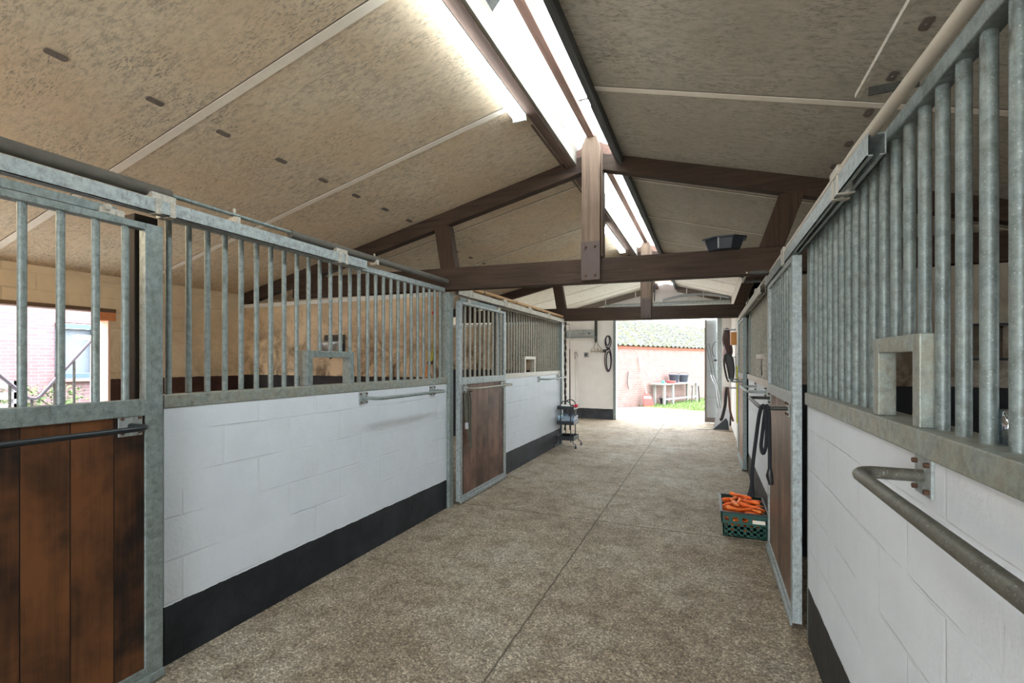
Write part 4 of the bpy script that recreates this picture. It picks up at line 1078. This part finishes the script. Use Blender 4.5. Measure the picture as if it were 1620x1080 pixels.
def bucket(s, o_, z, label, r=.2, h=.3, rz=0):
    p = Q(s,o_,z); t = thing('bucket', label, 'bucket', p)
    b = MB(); b.lathe([(0,0),(r*.75,0),(r,h),(r*1.05,h),(r*1.05,h-.02),(r*1.02,h-.02),(r*.98,h-.002),(r*.72,.01),(0,.01)], p, 20); b.build('bucket_body', M['blue_grey'], t)
    hp = [(p[0]+r*1.02*math.cos(a), p[1]+r*1.02*math.sin(a)*.3, p[2]+h+.07*math.sin(a)) for a in [PI*k/10 for k in range(11)]]
    MB().tube(hp, .008, 6).build('handle', M['iron'], t)
bucket(2.95,.30,.735,'left grey bucket on the pale work table outdoors', .19, .29)
bucket(3.55,.33,.735,'right grey bucket on the pale work table, handle raised', .18, .27)
bucket(2.25,.30,0,'dark bucket on the ground under the work table', .15, .22)
b = MB(); b.lathe([(0,0),(.13,0),(.17,.08),(.16,.08),(.12,.01),(0,.01)], Q(2.45,.45,.735), 16)
tag(b.build('feed_dish', M['pink_red'], origin=Q(2.45,.45,.735)), 'red dish at front of the work table beside the buckets', 'dish')
b = MB(); b.lathe([(0,0),(.05,0),(.06,.09),(.0,.09)], Q(2.1,.35,.735), 12)
tag(b.build('green_pot', plain('green_pot_plastic',(.05,.35,.22),.5), origin=Q(2.1,.35,.735)), 'small green pot on left end of the work table', 'pot')
# red shovel
t = thing('plastic_shovel', 'red plastic snow shovel leaning on the brick outbuilding', 'shovel', Q(1.2,.35,0))
def PP(s, o_, z): return Q(s,o_,z)
b = MB(); fr = [(-.17,.0),(.17,.0),(.15,.30),(.05,.44),(-.05,.44),(-.15,.30)]
dirx = Vector((C_ := .9223, .3864, 0))
base = Vector(Q(1.2,.38,0))
vs = []
for dd in (0, .02):
    for u, v in fr: vs.append(base + dirx*u + Vector((0,0,1))*v + (-Nn)*(v*.25+dd))
b.add(vs, [(0,1,2,3,4,5),(11,10,9,8,7,6)]+[(i,(i+1)%6,6+(i+1)%6,6+i) for i in range(6)])
b.build('blade', M['pink_red'], t)
bl = MB(); vs = []
for dd in (-.006, -.001):
    for u, v in [(-.13,.26),(.13,.26),(.10,.33),(-.10,.33)]: vs.append(base + dirx*u + Vector((0,0,1))*v + (-Nn)*(v*.25+dd))
bl.add(vs, [(0,1,2,3),(7,6,5,4),(0,4,5,1),(1,5,6,2),(2,6,7,3),(3,7,4,0)]); bl.build('white_band', M['white_paint'], t)
h0 = base + Vector((0,0,.40)) - Nn*.1; h1 = h0 + Vector((0,0,1.28)) - Nn*.2 - dirx*.12
MB().cyl(h0, h1, .018, 8).build('handle', plain('pale_pink_handle',(.42,.27,.25),.6), t)
# hose on the wall
tag(MB().tube(cat([Q(.5,.04,1.15),Q(.45,.05,1.0),Q(.42,.05,.8),Q(.5,.05,.6)]), .014, 6).build('wall_hose', M['iron'], origin=Q(.5,.04,.6)), 'short dark hose hanging on the brick wall left of red shovel', 'hose')

# ------------------------------------------------------------------ yard beyond the left stall opening
hs = thing('brick_house', 'pink brick house with blue-grey window seen through the left stall opening', 'house', (-9.6,4,0))
b = MB()
for (a, c_, z0_, z1_) in ((-8,4.04,-.2,3.2),(5.3,14,-.2,3.2),(4.04,5.3,-.2,1.24),(4.04,5.3,2.12,3.2)): b.box(-9.75,-9.5,a,c_,z0_,z1_)
b.build('wall', M['brick_house'], hs)
wf = MB(); wf.box(-9.56,-9.47,4.02,4.09,1.22,2.1); wf.box(-9.56,-9.47,4.02,5.3,2.03,2.1); wf.box(-9.56,-9.47,4.02,5.3,1.22,1.30); wf.box(-9.56,-9.48,4.50,4.56,1.3,2.03); wf.box(-9.56,-9.47,5.24,5.3,1.22,2.1)
w_ = wf.build('window_frame', M['frame_blue'], hs)
MB().box(-9.60,-9.585,4.09,5.24,1.3,2.03).build('pane', M['curtain'], w_)
MB().box(-9.5,-9.42,3.98,5.34,1.17,1.22).build('window_sill', plain('brick_sill',(.3,.18,.16),.9), hs)
t = thing('handrail', 'mauve-grey metal handrail dipping in a V outside left stall opening', 'handrail', (-7,2.8,0))
MB().tube([(-7,2.30,1.585),(-7,2.70,1.115),(-7,2.735,1.085),(-7,2.79,1.075),(-7,2.83,1.10),(-7,3.52,2.05)], .02, 8).build('top_rail', plain('mauve_grey_steel',(.09,.08,.10),.4,.4), t)
for y, z in ((2.43,1.42),(2.58,1.25),(2.76,1.07),(2.96,1.27),(3.14,1.52),(3.33,1.79)): MB().cyl((-7,y,0),(-7,y,z),.014,8).build('baluster', M['galv_dark'], t)
for y0_, y1_, hh in ((3.0,4.05,1.18),(4.2,5.0,.95)):
    b = MB()
    for k in range(2200):
        x = -8.9+random.uniform(-.25,.25); y = random.uniform(y0_,y1_); z = random.uniform(.05,hh)*(1-.15*random.random())
        s_ = random.uniform(.018,.036); a = random.uniform(0,6); bb = random.uniform(-1,1)
        d1 = Vector((math.cos(a),math.sin(a),bb))*s_; d2 = Vector((-math.sin(a),math.cos(a),random.uniform(-1,1)))*s_*.6; p = Vector((x,y,z))
        b.add([p-d1,p-d2,p+d1,p+d2], [(0,1,2,3)])
    o_ = thing('bush', ('taller' if hh > 1 else 'shorter') + ' green bush in front of the pink brick house', 'bush', (-8.9,(y0_+y1_)/2,0))
    b.build('foliage', M['leaf'], o_)
    sb = MB()
    for k in range(6): sb.tube([(-8.9,(y0_+y1_)/2+random.uniform(-.2,.2),0),(-8.9+random.uniform(-.2,.2),random.uniform(y0_,y1_),hh*.8)],.008,5)
    sb.build('stems', M['earth'], o_)
t = thing('garden_bench', 'white slatted garden bench by the brick house', 'bench', (-8.3,2.6,0))
for z in (.45,.85,1.0,1.15): MB().box(-8.5,-8.1 if z < .5 else -8.44,2.1,3.25,z,z+.09).build('slat', M['white_out'], t)
for y in (2.15,3.15): MB().box(-8.5,-8.44,y,y+.06,0,1.24).build('leg', M['white_out'], t); MB().box(-8.16,-8.1,y,y+.06,0,.45).build('leg', M['white_out'], t)
t = thing('garden_post', 'white timber gatepost with cross arm in front of the blue-grey window', 'post', (-8.2,3.95,0))
MB().box(-8.24,-8.16,3.88,3.98,0,1.80).build('upright', M['white_out'], t); MB().box(-8.24,-8.16,3.68,4.1,1.80,1.87).build('cross_arm', M['white_out'], t)

# ------------------------------------------------------------------ world and camera
w = bpy.data.worlds.new('World'); sc.world = w; w.use_nodes = True
bg = w.node_tree.nodes['Background']; bg.inputs[0].default_value = (.90,.96,1.0,1); bg.inputs[1].default_value = 7.0

cam = bpy.data.cameras.new('Camera'); co = bpy.data.objects.new('Camera', cam); COL.objects.link(co); sc.camera = co
F = 740.0; W, H = 1620, 1080
cam.sensor_fit = 'HORIZONTAL'; cam.sensor_width = 36; cam.lens = F/W*36
cam.shift_y = (571 - H/2)/W
yaw = math.atan((1120-810)/F)
co.location = (0,0,1.5); co.rotation_euler = (PI/2, 0, yaw)
cam.clip_start = .02; cam.clip_end = 200

vs_ = sc.view_settings
vs_.view_transform = 'Standard'; vs_.look = 'None'; vs_.exposure = 1.02; vs_.gamma = 1; vs_.use_curve_mapping = False
sc.display_settings.display_device = 'sRGB'
try:
    sc.cycles.max_bounces = 10; sc.cycles.diffuse_bounces = 6; sc.cycles.transparent_max_bounces = 12; sc.cycles.sample_clamp_indirect = 8
except Exception: pass
